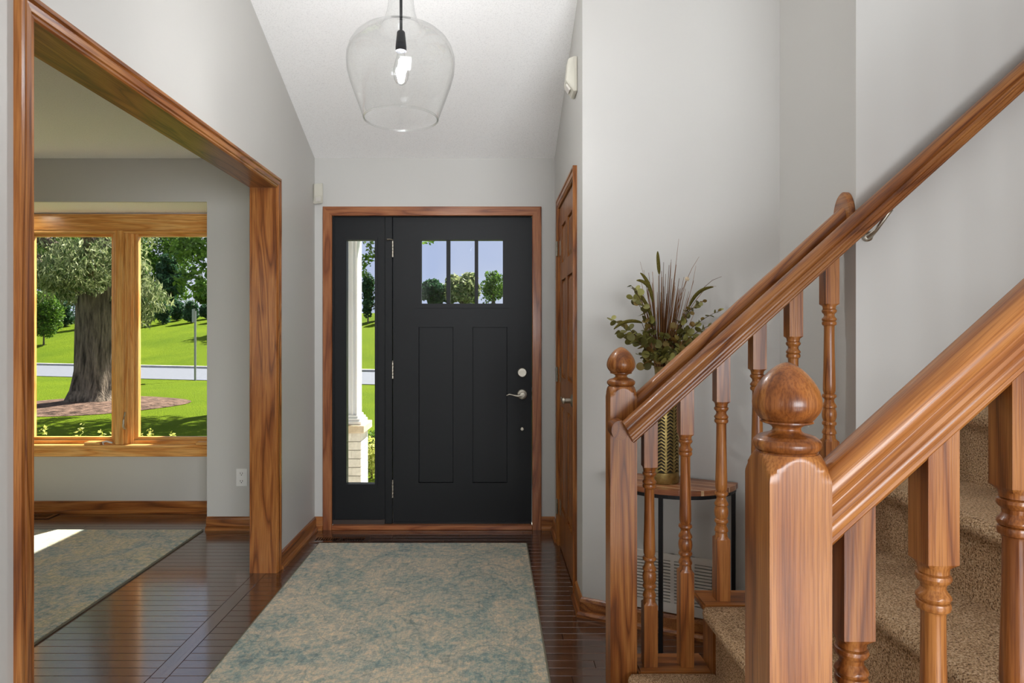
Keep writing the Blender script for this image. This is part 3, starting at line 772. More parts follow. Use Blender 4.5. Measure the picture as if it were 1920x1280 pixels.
# ---------------------------------------------------------------- balustrades
RAKE = 0.902
def rail_bottom(x): return 0.972 + RAKE * (x - 0.462)
HALF = [(0.0, 0.0), (0.019, 0.0), (0.0225, 0.006), (0.0225, 0.013), (0.0265, 0.017), (0.0275, 0.024), (0.0265, 0.031), (0.0245, 0.034), (0.0265, 0.038), (0.0265, 0.046), (0.0225, 0.052), (0.0215, 0.058),
        (0.0245, 0.063), (0.0295, 0.067), (0.0315, 0.074), (0.0312, 0.084), (0.0285, 0.095), (0.022, 0.105), (0.012, 0.111), (0.0, 0.1125)]
def rail_section(kw=1.0, kh=1.0):
    return [(-a * kw, b * kh) for a, b in HALF[1:-1]][::-1] and ([(a * kw, b * kh) for a, b in HALF] + [(-a * kw, b * kh) for a, b in HALF[-2:0:-1]])
def raked(x0, x1, yc, zf, sec):
    return MB().loft([[(x0, yc + a, zf(x0) + b) for a, b in sec], [(x1, yc + a, zf(x1) + b) for a, b in sec]])
NH = 0.0425
NEWEL = [(0.0, 9), (1.074, 9), (1.0745, 0.0602)] + [(1.0745 + 0.0365 * i / 10, 0.0602 - 0.0185 * (i / 10) ** 1.5) for i in range(1, 11)]
FINIAL = [(1.1105, 0.0400), (1.1125, 0.0395), (1.1135, 0.0380), (1.1145, 0.0410), (1.118, 0.0440), (1.123, 0.0455), (1.128, 0.0445), (1.1315, 0.0410), (1.1325, 0.0390), (1.134, 0.0380), (1.1355, 0.0340), (1.1385, 0.0235), (1.1415, 0.0195), (1.1445, 0.0185), (1.1475, 0.0200), (1.1500, 0.0245), (1.1525, 0.0325), (1.1535, 0.0350), (1.1555, 0.0350), (1.1565, 0.0330)]
for a_, r_ in ((0, .74), (.025, .785), (.06, .83), (.10, .885), (.15, .94), (.22, .985), (.3, 1), (.4, .975), (.52, .915), (.62, .82), (.7, .725), (.78, .61), (.84, .51), (.9, .39), (.94, .29), (.97, .195), (.99, .10), (1, .015)):
    FINIAL.append((1.1570 + 0.0815 * a_, 0.0462 * r_))
TURN = [  # (distance below the top block, radius)
    (0.000, 9), (0.0004, 0.0300), (0.007, 0.0205), (0.012, 0.0195), (0.0155, 0.0195), (0.0165, 0.0175), (0.0185, 0.0215), (0.023, 0.0228), (0.0275, 0.0210), (0.032, 0.0165), (0.038, 0.0155), (0.043, 0.0180), (0.047, 0.0215), (0.0505, 0.0225), (0.0545, 0.0205), (0.0555, 0.0175),
    (0.0575, 0.0208), (0.0625, 0.0220), (0.068, 0.0205), (0.0705, 0.0165), (0.075, 0.0155), (0.14, 0.0160), (0.21, 0.0175), (0.26, 0.0188), (0.280, 0.0188), (0.288, 0.0165), (0.291, 0.0155), (0.2925, 0.0195), (0.297, 0.0215), (0.301, 0.0215), (0.305, 0.0175), (0.311, 0.0145), (0.318, 0.0155), (0.325, 0.0195),
    (0.330, 0.0218), (0.335, 0.0215), (0.338, 0.0175), (0.340, 0.0185), (0.348, 0.0212), (0.358, 0.0222), (0.368, 0.0212), (0.377, 0.0185), (0.379, 0.0175), (0.382, 0.0205), (0.387, 0.0218), (0.391, 0.0210), (0.394, 0.0175), (0.402, 0.0160), (0.410, 0.0195), (0.416, 0.0215), (0.4205, 0.0210), (0.4225, 0.0175), (0.426, 0.0190), (0.436, 0.0195), (0.444, 0.0310), (0.4444, 9)]
BH = 0.0218
def balustrade(yc, label, nb, x_end, rosette):
    g = thing('balustrade', (0.42, yc, 0), label, 'balustrade')
    nw = MB().post((0.42, yc), NH, NEWEL, 48).build('newel_post', M['oak_z'], g, smooth=30)
    MB().lathe([(r, z) for z, r in FINIAL], (0.42, yc, 0), 40).build('finial', M['oak_z'], nw, smooth=50)
    raked(0.42 + NH - 0.001, x_end, yc, rail_bottom, rail_section()).build('rail', M['oak_rake'], g, smooth=32)
    for i in range(nb):
        x = 0.512 + 0.1168 * i
        zt = 0.961 + RAKE * (x - 0.634)
        k = 1 + int((x - XR1 + 0.005) / RUN)
        zb = RISE * k - 0.002
        prof = [(zt - d, r) for d, r in TURN][::-1]
        b = MB().post((x, yc), BH, [(zb, 9)] + prof + [(zt + 0.005, 9)], 32)
        # top block, cut to the rake of the rail
        n0 = len(b.v) - 32
        for j in range(n0, len(b.v)): b.v[j].z = rail_bottom(b.v[j].x) + 0.004
        b.build('baluster', M['oak_z'], g, smooth=30)
    if not rosette:
        x2 = x_end + NH; dzn = rail_bottom(x2) - rail_bottom(0.46)
        n2 = MB().post((x2, yc), NH, [(RISE * NST - 0.002, 9)] + [(z + dzn, rr) for z, rr in NEWEL[1:]], 48).build('newel_post', M['oak_z'], g, smooth=30)
        MB().lathe([(rr, z + dzn) for z, rr in FINIAL], (x2, yc, 0), 40).build('finial', M['oak_z'], n2, smooth=50)
    if rosette:
        zc = rail_bottom(XS) + 0.055
        rings = []
        for e, xx in ((1.0, XS - 0.001), (1.0, XS - 0.014), (0.93, XS - 0.019)):
            rings.append([(xx, yc + 0.052 * e * math.cos(2 * PI * j / 40), zc + 0.090 * e * math.sin(2 * PI * j / 40)) for j in range(40)])
        MB().loft(rings).build('rosette', M['oak_y'], g, smooth=40)
balustrade(2.0925, 'oak balustrade with egg finial newel beside the console table', 6, XS - 0.016, True)
balustrade(0.9175, 'large oak balustrade with egg finial newel opposite the wall handrail', 25, 3.415, False)

# wall handrail
hr = thing('wall_handrail', (1.3, 1.975, 0), 'oak handrail on a nickel bracket along the stair wall', 'handrail')
def hr_bottom(x): return 0.938 + RAKE * (x - 0.4195)
YH = 1.975
sec = rail_section(0.92, 0.80)
x0, x1 = 0.412, 3.3
MB().loft([[(x0 + 0.02 - 0.0 + b * 0.0 - 0.65 * b * 0.55, YH + a, hr_bottom(x0 + 0.02 - 0.65 * b * 0.55) + b) for a, b in sec], [(x1, YH + a, hr_bottom(x1) + b) for a, b in sec]]).build('rail', M['oak_rake'], hr, smooth=32)
# return from the rail end to the newel
rt = []
for yy in (YH + 0.005, 2.0495):
    rt.append([(0.395 + 0.030 * math.cos(2 * PI * j / 24) * 0.9, yy, 0.984 + 0.030 * math.sin(2 * PI * j / 24)) for j in range(24)])
MB().loft(rt).build('rail_return', M['oak_y'], hr, smooth=40)
for bx in (1.19, 2.6):
    zb = hr_bottom(bx)
    b = MB().tube([(bx + 0.03, YH, zb + 0.03), (bx + 0.018, YH + 0.004, zb + 0.004), (bx + 0.002, YH + 0.022, zb - 0.03), (bx - 0.004, YH + 0.045, zb - 0.045), (bx - 0.004, YS - 0.003, zb - 0.045)], [0.010, 0.006, 0.006, 0.009, 0.011], 10)
    b.lathe([(0.016, -0.001), (0.016, -0.010), (0.008, -0.016), (0.0005, -0.016)], (bx - 0.004, YS, zb - 0.045), 20, 'y')
    b.build('bracket', M['steel'], hr, smooth=50)

# ---------------------------------------------------------------- rugs
def rug_thing(name, label, mat, x0, x1, y0, y1):
    t = thing(name, ((x0 + x1) / 2, (y0 + y1) / 2, 0), label, 'rug')
    box('pile', mat, x0 + 0.004, x1 - 0.004, y0 + 0.004, y1 - 0.004, 0.001, 0.011, t, bevel=0.004, seg=2)
    b = MB()
    for (a0, a1, c0, c1) in ((x0, x0 + 0.006, y0, y1), (x1 - 0.006, x1, y0, y1), (x0, x1, y0, y0 + 0.006), (x0, x1, y1 - 0.006, y1)): b.box(a0, a1, c0, c1, 0.001, 0.0085)
    b.build('binding', M['rug_edge'], t)
rug_thing('entry_rug', 'faded blue green and beige rug in front of the black door', M['rug'], -1.058, 0.216, 1.55, 3.935)
rug_thing('area_rug', 'faded olive and blue rug on the side room floor under the window', M['rug2'], -4.3, -1.882, 1.3, 4.205)

# ---------------------------------------------------------------- floor registers
def register(x0, x1, y0, y1, label):
    t = thing('floor_register', ((x0 + x1) / 2, (y0 + y1) / 2, 0), label, 'floor vent')
    hx0, hx1, hy0, hy1 = x0 + 0.0302, x1 - 0.0302, y0 + 0.0182, y1 - 0.0182
    MB().add([(hx0, hy0, -0.012), (hx1, hy0, -0.012), (hx1, hy1, -0.012), (hx0, hy1, -0.012), (hx0, hy0, -0.195), (hx1, hy0, -0.195), (hx1, hy1, -0.195), (hx0, hy1, -0.195)],
             [(0, 1, 5, 4), (1, 2, 6, 5), (2, 3, 7, 6), (3, 0, 4, 7), (4, 5, 6, 7)]).build('well', M['galv'], t, recalc=False)
    b = MB().box(x0 + 0.03, x1 - 0.03, y0, y0 + 0.018, -0.0115, 0.006).box(x0 + 0.03, x1 - 0.03, y1 - 0.018, y1, -0.0115, 0.006).box(x0, x0 + 0.03, y0, y1, 0.0003, 0.006).box(x1 - 0.03, x1, y0, y1, 0.0003, 0.006)
    b.box((x0 + x1) / 2 - 0.008, (x0 + x1) / 2 + 0.008, y0 + 0.018, y1 - 0.018, -0.004, 0.0055)
    b.build('frame', M['floor_x'], t)
    n = int((x1 - x0 - 0.06) / 0.0145)
    for i in range(1, n):
        x = x0 + 0.03 + i * (x1 - x0 - 0.06) / n
        if abs(x - (x0 + x1) / 2) < 0.012: continue
        box('slat', M['floor_y'], x - 0.0032, x + 0.0032, y0 + 0.017, y1 - 0.017, -0.004, 0.0052, t)
register(*REG[0], 'dark wood floor register between the sidelight and the entry rug')
register(*REG[1], 'dark wood floor register under the bay window')

# ---------------------------------------------------------------- pendant
PXc, PYc, PZr = -0.338, 2.40, 2.082
pt = thing('pendant_lamp', (PXc, PYc, ceil_z(PYc)), 'clear glass jug pendant lamp hanging over the entry rug', 'pendant lamp')
prof = [(0.137, 0.0), (0.1395, 0.003), (0.150, 0.032), (0.168, 0.080), (0.186, 0.130), (0.197, 0.170), (0.2005, 0.205), (0.199, 0.232), (0.190, 0.262), (0.174, 0.288), (0.150, 0.310), (0.122, 0.325), (0.095, 0.333), (0.078, 0.338), (0.070, 0.346), (0.062, 0.366), (0.053, 0.395), (0.048, 0.425), (0.046, 0.455), (0.047, 0.485), (0.052, 0.510), (0.056, 0.540)]
inner = [(max(r - 0.0035, 0.001), z) for r, z in prof][::-1]
inner[-1] = (0.1345, 0.002)
MB().lathe(prof, (PXc, PYc, PZr), 64, caps=False).build('glass_shade', M['glass'], pt, smooth=60)
def rim_ring(r, z, rr):
    rings = []
    for i in range(48):
        a = 2 * PI * i / 48
        rings.append([(PXc + (r + rr * math.cos(b)) * math.cos(a), PYc + (r + rr * math.cos(b)) * math.sin(a), z + rr * math.sin(b)) for b in [2 * PI * j / 8 for j in range(8)]])
    rings.append(rings[0])
    return MB().loft(rings, True, False)
rim_ring(0.1365, PZr, 0.0036).build('glass_rim', M['glass'], pt, smooth=60)
zs = PZr + 0.200
sk = MB().lathe([(0.0005, 0.075), (0.012, 0.074), (0.015, 0.070), (0.016, 0.058), (0.0205, 0.015), (0.0205, 0.0), (0.0005, 0.0)], (PXc, PYc, zs + 0.052), 28).build('socket', M['iron'], pt, smooth=40)
MB().tube([(PXc, PYc, zs + 0.12), (PXc, PYc, ceil_z(PYc) - 0.03)], 0.0055, 10).build('cord', M['iron'], pt, smooth=60)
MB().lathe([(0.0005, 0.565), (0.057, 0.563), (0.060, 0.556), (0.060, 0.528), (0.0005, 0.526)], (PXc, PYc, PZr), 32).build('glass_cap', M['iron'], pt, smooth=40)
MB().lathe([(0.065, -0.035), (0.065, 0.03), (0.0005, 0.03), (0.0005, -0.035)], (PXc, PYc, ceil_z(PYc) - 0.012), 32).build('canopy', M['iron'], pt, smooth=40)
bp = [(0.013, 0.052), (0.014, 0.040), (0.018, 0.026), (0.024, 0.006), (0.0285, -0.016), (0.029, -0.034), (0.026, -0.052), (0.018, -0.066), (0.008, -0.073), (0.0006, -0.074)]
bo = MB().lathe(bp, (PXc, PYc, zs), 28).build('bulb', M['glass'], pt, smooth=60)
fil = MB()
for i in range(6):
    a = 2 * PI * i / 6
    fil.tube([(PXc + 0.006 * math.cos(a), PYc + 0.006 * math.sin(a), zs + 0.02), (PXc + 0.012 * math.cos(a), PYc + 0.012 * math.sin(a), zs - 0.045)], 0.0028, 6)
fil.build('filament', M['bulb'], bo)
light('pendant_glow', 'POINT', (PXc, PYc, zs - 0.01), 36, (0.97, 0.97, 1.0), shadow_soft_size=0.02)

# ---------------------------------------------------------------- motion sensors, outlet
def sensor(o, ex, ey, w, h, d, label, twist):
    """o: middle of the back; ex along the wall, ey off the wall"""
    o, ex, ey = Vector(o), Vector(ex), Vector(ey); ez = Vector((0, 0, 1))
    t = thing('motion_sensor', o - ez * h / 2, label, 'sensor')
    def P(a, b, c): return o + ex * a + ey * b + ez * c
    r0 = [P(-w / 2, 0.001, -h / 2), P(w / 2, 0.001, -h / 2), P(w / 2, 0.001, h / 2), P(-w / 2, 0.001, h / 2)]
    r1 = [P(-w / 2, 0.3 * d, -h / 2), P(w / 2, 0.3 * d, -h / 2), P(w / 2, 0.3 * d, h / 2), P(-w / 2, 0.3 * d, h / 2)]
    r2 = [P(-w * 0.42, d, -h * 0.18), P(w * 0.42, d, -h * 0.18), P(w * 0.42, d * 0.8, h * 0.45), P(-w * 0.42, d * 0.8, h * 0.45)]
    MB().loft([r0, r1, r2]).build('housing', M['almond'], t, bevel=0.003, seg=2)
    q = [P(-w * 0.26, 0.60 * d, -h * 0.40), P(w * 0.26, 0.60 * d, -h * 0.40), P(w * 0.26, 0.92 * d, -h * 0.24), P(-w * 0.26, 0.92 * d, -h * 0.24)]
    off = ey * 0.004 - ez * 0.004
    MB().loft([[p - off for p in q], [p + off for p in q]]).build('lens', M['grille'], t, bevel=0.001)
sensor((-1.135, 4.205, at(0, 363, 4.2).z), (0.94, -0.34, 0), (0.34, -0.94, 0), 0.075, 0.130, 0.045, 'small almond motion sensor in the corner above the sidelight', 0)
sensor((XR, 3.16, at(0, 146, 3.16).z), (0, 1, 0), (-1, 0, 0), 0.11, 0.17, 0.055, 'almond motion sensor high on the wall above the closet door', 0)
oc = at(453.5, 894.5, YF)
t = thing('wall_outlet', (oc.x, YF, oc.z - 0.058), 'white duplex wall outlet beside the cased opening', 'outlet')
box('plate', M['white'], oc.x - 0.036, oc.x + 0.036, YF - 0.006, YF - 0.0005, oc.z - 0.058, oc.z + 0.058, t, bevel=0.003)
for s in (-1, 1):
    r = box('receptacle', M['white'], oc.x - 0.016, oc.x + 0.016, YF - 0.008, YF - 0.006, oc.z + s * 0.025 - 0.014, oc.z + s * 0.025 + 0.014, t, bevel=0.001)
    for xo in (-0.007, 0.007): box('slot', M['dark'], oc.x + xo - 0.0014, oc.x + xo + 0.0014, YF - 0.0085, YF - 0.0079, oc.z + s * 0.025 - 0.002, oc.z + s * 0.025 + 0.008, r)
    MB().lathe([(0.003, 0), (0.003, -0.0006), (0.0003, -0.0006)], (oc.x, YF - 0.0079, oc.z + s * 0.025 - 0.008), 12, 'y').build('slot', M['dark'], r)

# ---------------------------------------------------------------- return air grille on the angled wall
gw0, gw1, gz0, gz1 = 0.12, 0.60, 0.090, 0.340
gr = thing('return_grille', aw((gw0 + gw1) / 2, 0, gz0), 'white slatted return air grille low on the angled wall', 'air vent')
def awbox(mb, t0, t1, d0, d1, z0, z1):
    p = [aw(t0, d0), aw(t1, d0), aw(t1, d1), aw(t0, d1)]
    mb.add([(q.x, q.y, z0) for q in p] + [(q.x, q.y, z1) for q in p], [(0, 3, 2, 1), (4, 5, 6, 7), (0, 1, 5, 4), (1, 2, 6, 5), (2, 3, 7, 6), (3, 0, 4, 7)])
    return mb
dq = [aw(q_, d_, z_) for d_ in (0.0, -0.36) for z_ in (GZ_0 + 0.0005, GZ_1 - 0.0005) for q_ in (GT0 + 0.0005, GT1 - 0.0005)]
MB().add(dq, [(0, 1, 5, 4), (2, 3, 7, 6), (0, 2, 6, 4), (1, 3, 7, 5), (4, 5, 7, 6)]).build('duct', M['galv'], gr, recalc=False)
b = MB()
for (q0, q1, r0, r1) in ((gw0, gw1, gz0, gz0 + 0.042), (gw0, gw1, gz1 - 0.028, gz1), (gw0, gw0 + 0.028, gz0, gz1), (gw1 - 0.028, gw1, gz0, gz1)): awbox(b, q0, q1, 0.001, 0.012, r0, r1)
nc = 5
cw = (gw1 - gw0 - 0.056) / nc
for i in range(1, nc): awbox(b, gw0 + 0.028 + i * cw - 0.008, gw0 + 0.028 + i * cw + 0.008, 0.001, 0.011, gz0, gz1)
b.build('frame', M['grille'], gr)
for i in range(nc):
    for j in range(13):
        z = gz0 + 0.046 + j * 0.0136
        awbox(MB(), gw0 + 0.028 + i * cw + 0.008, gw0 + 0.028 + (i + 1) * cw - 0.008, 0.003, 0.010, z, z + 0.0092).build('slat', M['grille'], gr, recalc=False)

# ---------------------------------------------------------------- half-round console table
TH = 0.675
tc, TR = 0.405, 0.262
ct = thing('console_table', aw(tc, 0.03, 0), 'half-round console table with striped wood top and black iron frame', 'table')
def arc(r, d0=0.022, n=28, flat=0.0):
    return [aw(tc - r * math.cos(PI * i / n), d0 + r * 0.98 * math.sin(PI * i / n)) for i in range(n + 1)]
# top: strips of different wood, each a board
edges_d = [0.0, 0.045, 0.052, 0.10, 0.107, 0.155, 0.16, 0.205, 0.212, 0.257]
strip_m = [twotone('table_wood_%d' % i, lin(*c0), lin(*c1), 9, rough=0.3, bump=0.05, sc=(1, 1, 9)) for i, (c0, c1) in enumerate((((128, 74, 46), (158, 100, 66)), ((206, 168, 126), (222, 188, 148)), ((150, 90, 56), (182, 124, 84))))]
for i in range(len(edges_d) - 1):
    d0, d1 = edges_d[i], edges_d[i + 1]
    def half(d): return math.sqrt(max(0.0, TR * TR - (d / 0.98) ** 2))
    n = 5
    left = [(-half(d0 + (d1 - d0) * k / n), d0 + (d1 - d0) * k / n) for k in range(n + 1)]
    poly = left + [(-a, d) for a, d in left[::-1]]
    pts = [aw(tc + a, 0.022 + d) for a, d in poly if True]
    MB().prism([(p.x, p.y) for p in pts], TH - 0.020, TH, 'z').build('top_strip', strip_m[1] if i % 2 else strip_m[(i // 2) % 2 * 2], ct)
a1 = arc(TR - 0.006); a2 = arc(TR - 0.022)
MB().loft([[(p.x, p.y, TH - 0.020) for p in (a, b)] + [(p.x, p.y, TH - 0.036) for p in (b, a)] for a, b in zip(a1, a2)]).build('rim_band', M['iron'], ct)
awbox(MB(), tc - TR + 0.008, tc + TR - 0.008, 0.022, 0.036, TH - 0.036, TH - 0.0205).build('back_rail', M['iron'], ct)
for (q, d) in ((tc - TR + 0.016, 0.030), (tc + TR - 0.016, 0.030), (tc, 0.022 + (TR - 0.014) * 0.98)):
    awbox(MB(), q - 0.008, q + 0.008, d - 0.008, d + 0.008, 0.001, TH - 0.030).build('leg', M['iron'], ct)
# ---------------------------------------------------------------- vase
vc = aw(0.380, 0.127, TH)
VX, VY = vc.x, vc.y
vs = thing('vase', (VX, VY, TH), 'tall brass bottle vase with pierced leaf pattern on the console table', 'vase')
zt0 = TH + 0.0008
R = 0.0700
VP = [(0.0005, 0.0), (R, 0.0), (R + 0.0015, 0.003), (R + 0.0015, 0.044), (R - 0.004, 0.047), (R - 0.004, 0.330), (R + 0.0005, 0.333), (R - 0.001, 0.345), (R - 0.008, 0.365), (0.050, 0.386), (0.036, 0.402), (0.0285, 0.418), (0.0265, 0.435), (0.0275, 0.458), (0.031, 0.472), (0.029, 0.472), (0.024, 0.455), (0.023, 0.43), (0.0005, 0.41)]
MB().lathe(VP, (VX, VY, zt0), 48).build('body', M['bronze'], vs, smooth=35)
MB().lathe([(R - 0.0025, 0.047), (R - 0.0025, 0.331)], (VX, VY, zt0), 48, caps=False).build('pierced_shade', M['vase_shade'], vs, smooth=60)  # dark sleeve put behind the lattice as the shade in its openings
lat = MB(); ncol = 12
def cyl(a, z, r): return Vector((VX + r * math.cos(a), VY + r * math.sin(a), zt0 + z))
for i in range(ncol):
    a = 2 * PI * i / ncol
    hw = 0.055
    lat.loft([[cyl(a - hw, z, R - 0.003), cyl(a + hw, z, R - 0.003), cyl(a + hw, z, R + 0.0012), cyl(a - hw, z, R + 0.0012)] for z in (0.046, 0.333)])
    da = 2 * PI / ncol / 2
    nb = 21
    for j in range(nb):
        z = 0.046 + j * 0.0137
        for s in (-1, 1):
            for seg in range(2):
                ang0, ang1 = a + s * da * seg / 2, a + s * da * (seg + 1) / 2
                za, zb = z + 0.0125 * seg / 2, z + 0.0125 * (seg + 1) / 2
                rings = []
                for an, zz in ((ang0, za), (ang1, zb)):
                    rings.append([cyl(an, zz, R - 0.003), cyl(an, zz + 0.0062, R - 0.003), cyl(an, zz + 0.0062, R + 0.0006), cyl(an, zz, R + 0.0006)])
                if zb + 0.0062 < 0.335: lat.loft(rings, True, False)
lat.build('leaf_lattice', M['bronze'], vs)
# ---------------------------------------------------------------- dried bouquet
bq = thing('dried_bouquet', (VX, VY, TH + 0.42), 'dried eucalyptus and brown grass bouquet standing in the brass vase', 'bouquet')
mouth = Vector((VX, VY, TH + 0.472))
rb = random.Random(21)
lm = bpy.data.meshes.new('leaf')
lv_, lf_ = [(0, 0, 0)], []
NL = 12
for i in range(NL):
    a = 2 * PI * i / NL
    rr = 1.0
    lv_.append((1.0 + rr * math.cos(a), 0.92 * rr * math.sin(a), 0.16 * (math.sin(a) ** 2) + 0.06 * math.cos(a)))
for i in range(NL): lf_.append((NL + 1, 1 + i, 1 + (i + 1) % NL))
lv_.append((1.0, 0, -0.04))
lv_ = lv_[1:]; lf_ = [(a - 1, b - 1, c - 1) for a, b, c in lf_]
lm.from_pydata(lv_, [], lf_); lm.materials.append(M['euc'])
for p in lm.polygons: p.use_smooth = True
def bez(p0, p1, p2, t): return p0 * (1 - t) ** 2 + p1 * 2 * t * (1 - t) + p2 * t * t
KS = VY / FPX
# branch tips as offsets from the vase mouth: right (m), towards the room (m), up (m), leaf size, leaf count
br = []
for (ax, az, size, cnt) in ((-66, 148, 0.0165, 8), (-58, 128, 0.019, 8), (-102, 92, 0.017, 10), (-84, 66, 0.020, 9), (-60, 52, 0.021, 7), (-44, 22, 0.022, 6), (-22, 14, 0.023, 6), (-12, 34, 0.022, 6), (10, 18, 0.022, 6), (22, 46, 0.022, 7), (44, 70, 0.02, 7),
                            (60, 118, 0.0155, 8), (74, 122, 0.012, 8), (98, 104, 0.013, 9), (106, 86, 0.015, 8), (84, 62, 0.019, 8), (58, 32, 0.022, 6), (34, 6, 0.022, 5), (-30, 66, 0.019, 7), (0, 62, 0.019, 6), (96, 62, 0.016, 7), (-34, -4, 0.022, 4), (4, 2, 0.022, 4)):
    br.append((ax * KS, az * KS, size * 0.85, cnt))
for (ax, az, size, cnt) in br:
    dy = rb.uniform(-0.13, 0.07)
    if mouth.y + dy > 2.95 - 0.5 * (mouth.x + ax): dy = -abs(dy)
    tip = mouth + Vector((ax, dy, az))
    ctrl = mouth + Vector((ax * 0.35, dy * 0.3, max(az * 0.75, 0.07)))
    root = mouth + Vector((rb.uniform(-0.008, 0.008), rb.uniform(-0.008, 0.008), -0.03))
    pts = [bez(root, ctrl, tip, k / 10) for k in range(11)]
    stem = MB().tube(pts, [0.0016] * 8 + [0.0012, 0.001, 0.0008], 5).build('branch', M['euc_stem'], bq, smooth=60)
    for j in range(cnt):
        f = 0.42 + 0.58 * j / max(1, cnt - 1)
        for s in (-1, 1):
            if rb.random() < 0.12: continue
            p = bez(root, ctrl, tip, min(1, f))
            lo = bpy.data.objects.new('leaf', lm); C.objects.link(lo); lo.parent = stem
            lo.location = p - ORG[stem]
            sc = size * 1.3 * (1.15 - 0.5 * f) * rb.uniform(0.75, 1.2)
            lo.scale = (sc, sc, sc)
            lo.rotation_euler = (rb.uniform(-0.9, 0.9) + PI / 2 * rb.choice((0.3, 0.8)), rb.uniform(-0.7, 0.7), (PI if s < 0 else 0) + rb.uniform(-1.2, 1.2))
g = MB()
for i in range(70):
    f = (i + 0.5) / 70
    ax = (-50 + 115 * f + rb.uniform(-12, 12)) * KS; az = (rb.uniform(105, 172) if rb.random() < 0.7 else rb.uniform(160, 205)) * KS * (1.0 - 0.35 * abs(f - 0.4))
    dy = rb.uniform(-0.05, 0.03)
    root = mouth + Vector((ax * 0.22, dy * 0.3, 0.0)); tip = mouth + Vector((ax * 0.8 + rb.uniform(-0.01, 0.02), dy, az))
    g.tube([root, bez(root, (root + tip) / 2 + Vector((rb.uniform(-0.004, 0.004), 0, 0)), tip, 0.5), tip], [0.0022, 0.0019, 0.0008], 4)
for (ax, az, bx_, bz_) in ((30, 238, 20, 130), (68, 205, 30, 150), (110, 168, 60, 160), (62, 188, 48, 90), (-42, 196, -20, 120), (-35, 180, -25, 120), (16, 200, 14, 100), (100, 150, 70, 165)):
    tip = mouth + Vector((ax * KS, -0.02, az * KS)); ctrl = mouth + Vector((bx_ * KS, -0.01, bz_ * KS))
    g.tube([bez(mouth, ctrl, tip, k / 6) for k in range(7)], [0.0012] * 5 + [0.0008, 0.0005], 4)
setp(g.build('grass_stems', M['straw'], bq), kind='stuff')
for (sx, sz, cx_, cz_, ex_, ez_) in ((-8, 172, -10, 195, -11, 214), (-20, 120, -26, 162, -43, 174), (-22, 140, -34, 162, -50, 160), (-20, 80, -30, 128, -58, 146), (-40, 82, -70, 92, -92, 70), (48, 112, 60, 146, 92, 148)):
    p0, p1, p2 = (mouth + Vector((a * KS, -0.035, b * KS)) for a, b in ((sx, sz), (cx_, cz_), (ex_, ez_)))
    pts = [bez(p0, p1, p2, k / 10) for k in range(11)]
    rad = [0.003, 0.0055, 0.0068, 0.0072, 0.0074, 0.0074, 0.0072, 0.0068, 0.006, 0.0045, 0.002]
    fx = MB().tube(pts, rad, 8).build('foxtail', M['foxtail'], bq, smooth=60)
    MB().tube([mouth, (mouth + p0) / 2 + Vector((sx * KS * 0.1, 0, 0)), p0], 0.0012, 5).build('stalk', M['euc_stem'], fx)
fl = mouth + Vector((44 * KS, -0.03, 163 * KS))
f = MB()
for i in range(14):
    d = Vector((rb.uniform(-1, 1), rb.uniform(-1, 0.4), rb.uniform(-1, 1))).normalized()
    f.tube([fl, fl + d * 0.009], [0.002, 0.003], 5)
fo = f.build('cream_flower', M['cream'], bq)
MB().tube([mouth, mouth + Vector((24 * KS, -0.01, 90 * KS)), fl], 0.001, 5).build('stalk', M['straw'], fo)

# ---------------------------------------------------------------- outside
G0Z = -0.32
def road_near(x): return 20.7 - 0.31 * (x + 4)
def road_far(x): return 27.2 - 0.33 * (x + 4)
def ground_z(x, y):
    rf = road_far(x) + 0.6
    if y <= rf: return G0Z
    d = y - rf
    return G0Z + 0.165 * d if d < 20 else G0Z + 0.165 * 20 + 0.03 * (d - 20)
nx, ny = 60, 70
gv, gf = [], []
for j in range(ny + 1):
    yy = 4.79 + (85 - 4.79) * (j / ny) ** 1.5
    for i in range(nx + 1):
        xx = -60 + 95 * i / nx
        gv.append((xx, yy, ground_z(xx, yy)))
for j in range(ny):
    for i in range(nx):
        a = j * (nx + 1) + i
        gf.append((a, a + 1, a + nx + 2, a + nx + 1))
structure(MB().add(gv, gf), 'lawn', M['grass'], 'sunlit front lawn rising beyond the road', 'lawn', smooth=60)
rv = []
xs = [-60 + 95 * i / 30 for i in range(31)]
for x in xs: rv += [(x, road_near(x), G0Z + 0.02), (x, road_far(x), G0Z + 0.02)]
structure(MB().add(rv, [(2 * i, 2 * i + 2, 2 * i + 3, 2 * i + 1) for i in range(30)]), 'road', M['road'], 'pale grey asphalt road crossing behind the front lawn', 'road')
kv = []
for x in xs:
    kv += [(x, road_far(x), G0Z + 0.02), (x, road_far(x), G0Z + 0.12), (x, road_far(x) + 0.35, G0Z + 0.12), (x, road_far(x) + 0.35, G0Z)]
MBk = MB().loft([kv[4 * i:4 * i + 4] for i in range(31)])
structure(MBk, 'trim_3', M['concrete'], 'pale concrete kerb along the far side of the road', 'kerb')

# porch: slab, roof, brick pier with column
structure(MB().box(-2.0, 1.6, 4.79, 6.35, -0.34, -0.18), 'porch_floor', M['concrete'], 'grey concrete porch floor outside the front door', 'porch')
structure(MB().box(-1.50, 2.2, 4.39, 6.55, 2.72, 2.90), 'porch_roof', M['porch_white'], 'white flat porch roof outside the front door', 'porch roof')
structure(MB().box(-6.0, 4.8, 4.40, 5.0, 2.60, 2.72), 'house_eave', M['porch_white'], 'white roof eave along the front of the house', 'eave')
Zc = 5.90
pc = thing('brick_pier', (-1.346, Zc + 0.16, -0.178), 'white painted brick pier with stone cap outside the sidelight', 'pier')
px1 = (676.5 - 922) / FPX * Zc; px0 = px1 - 0.34
py0, py1 = Zc, Zc + 0.34
capz = 0.452
box('core', M['mortar'], px0 + 0.006, px1 - 0.006, py0 + 0.006, py1 - 0.006, -0.178, capz - 0.07, pc)
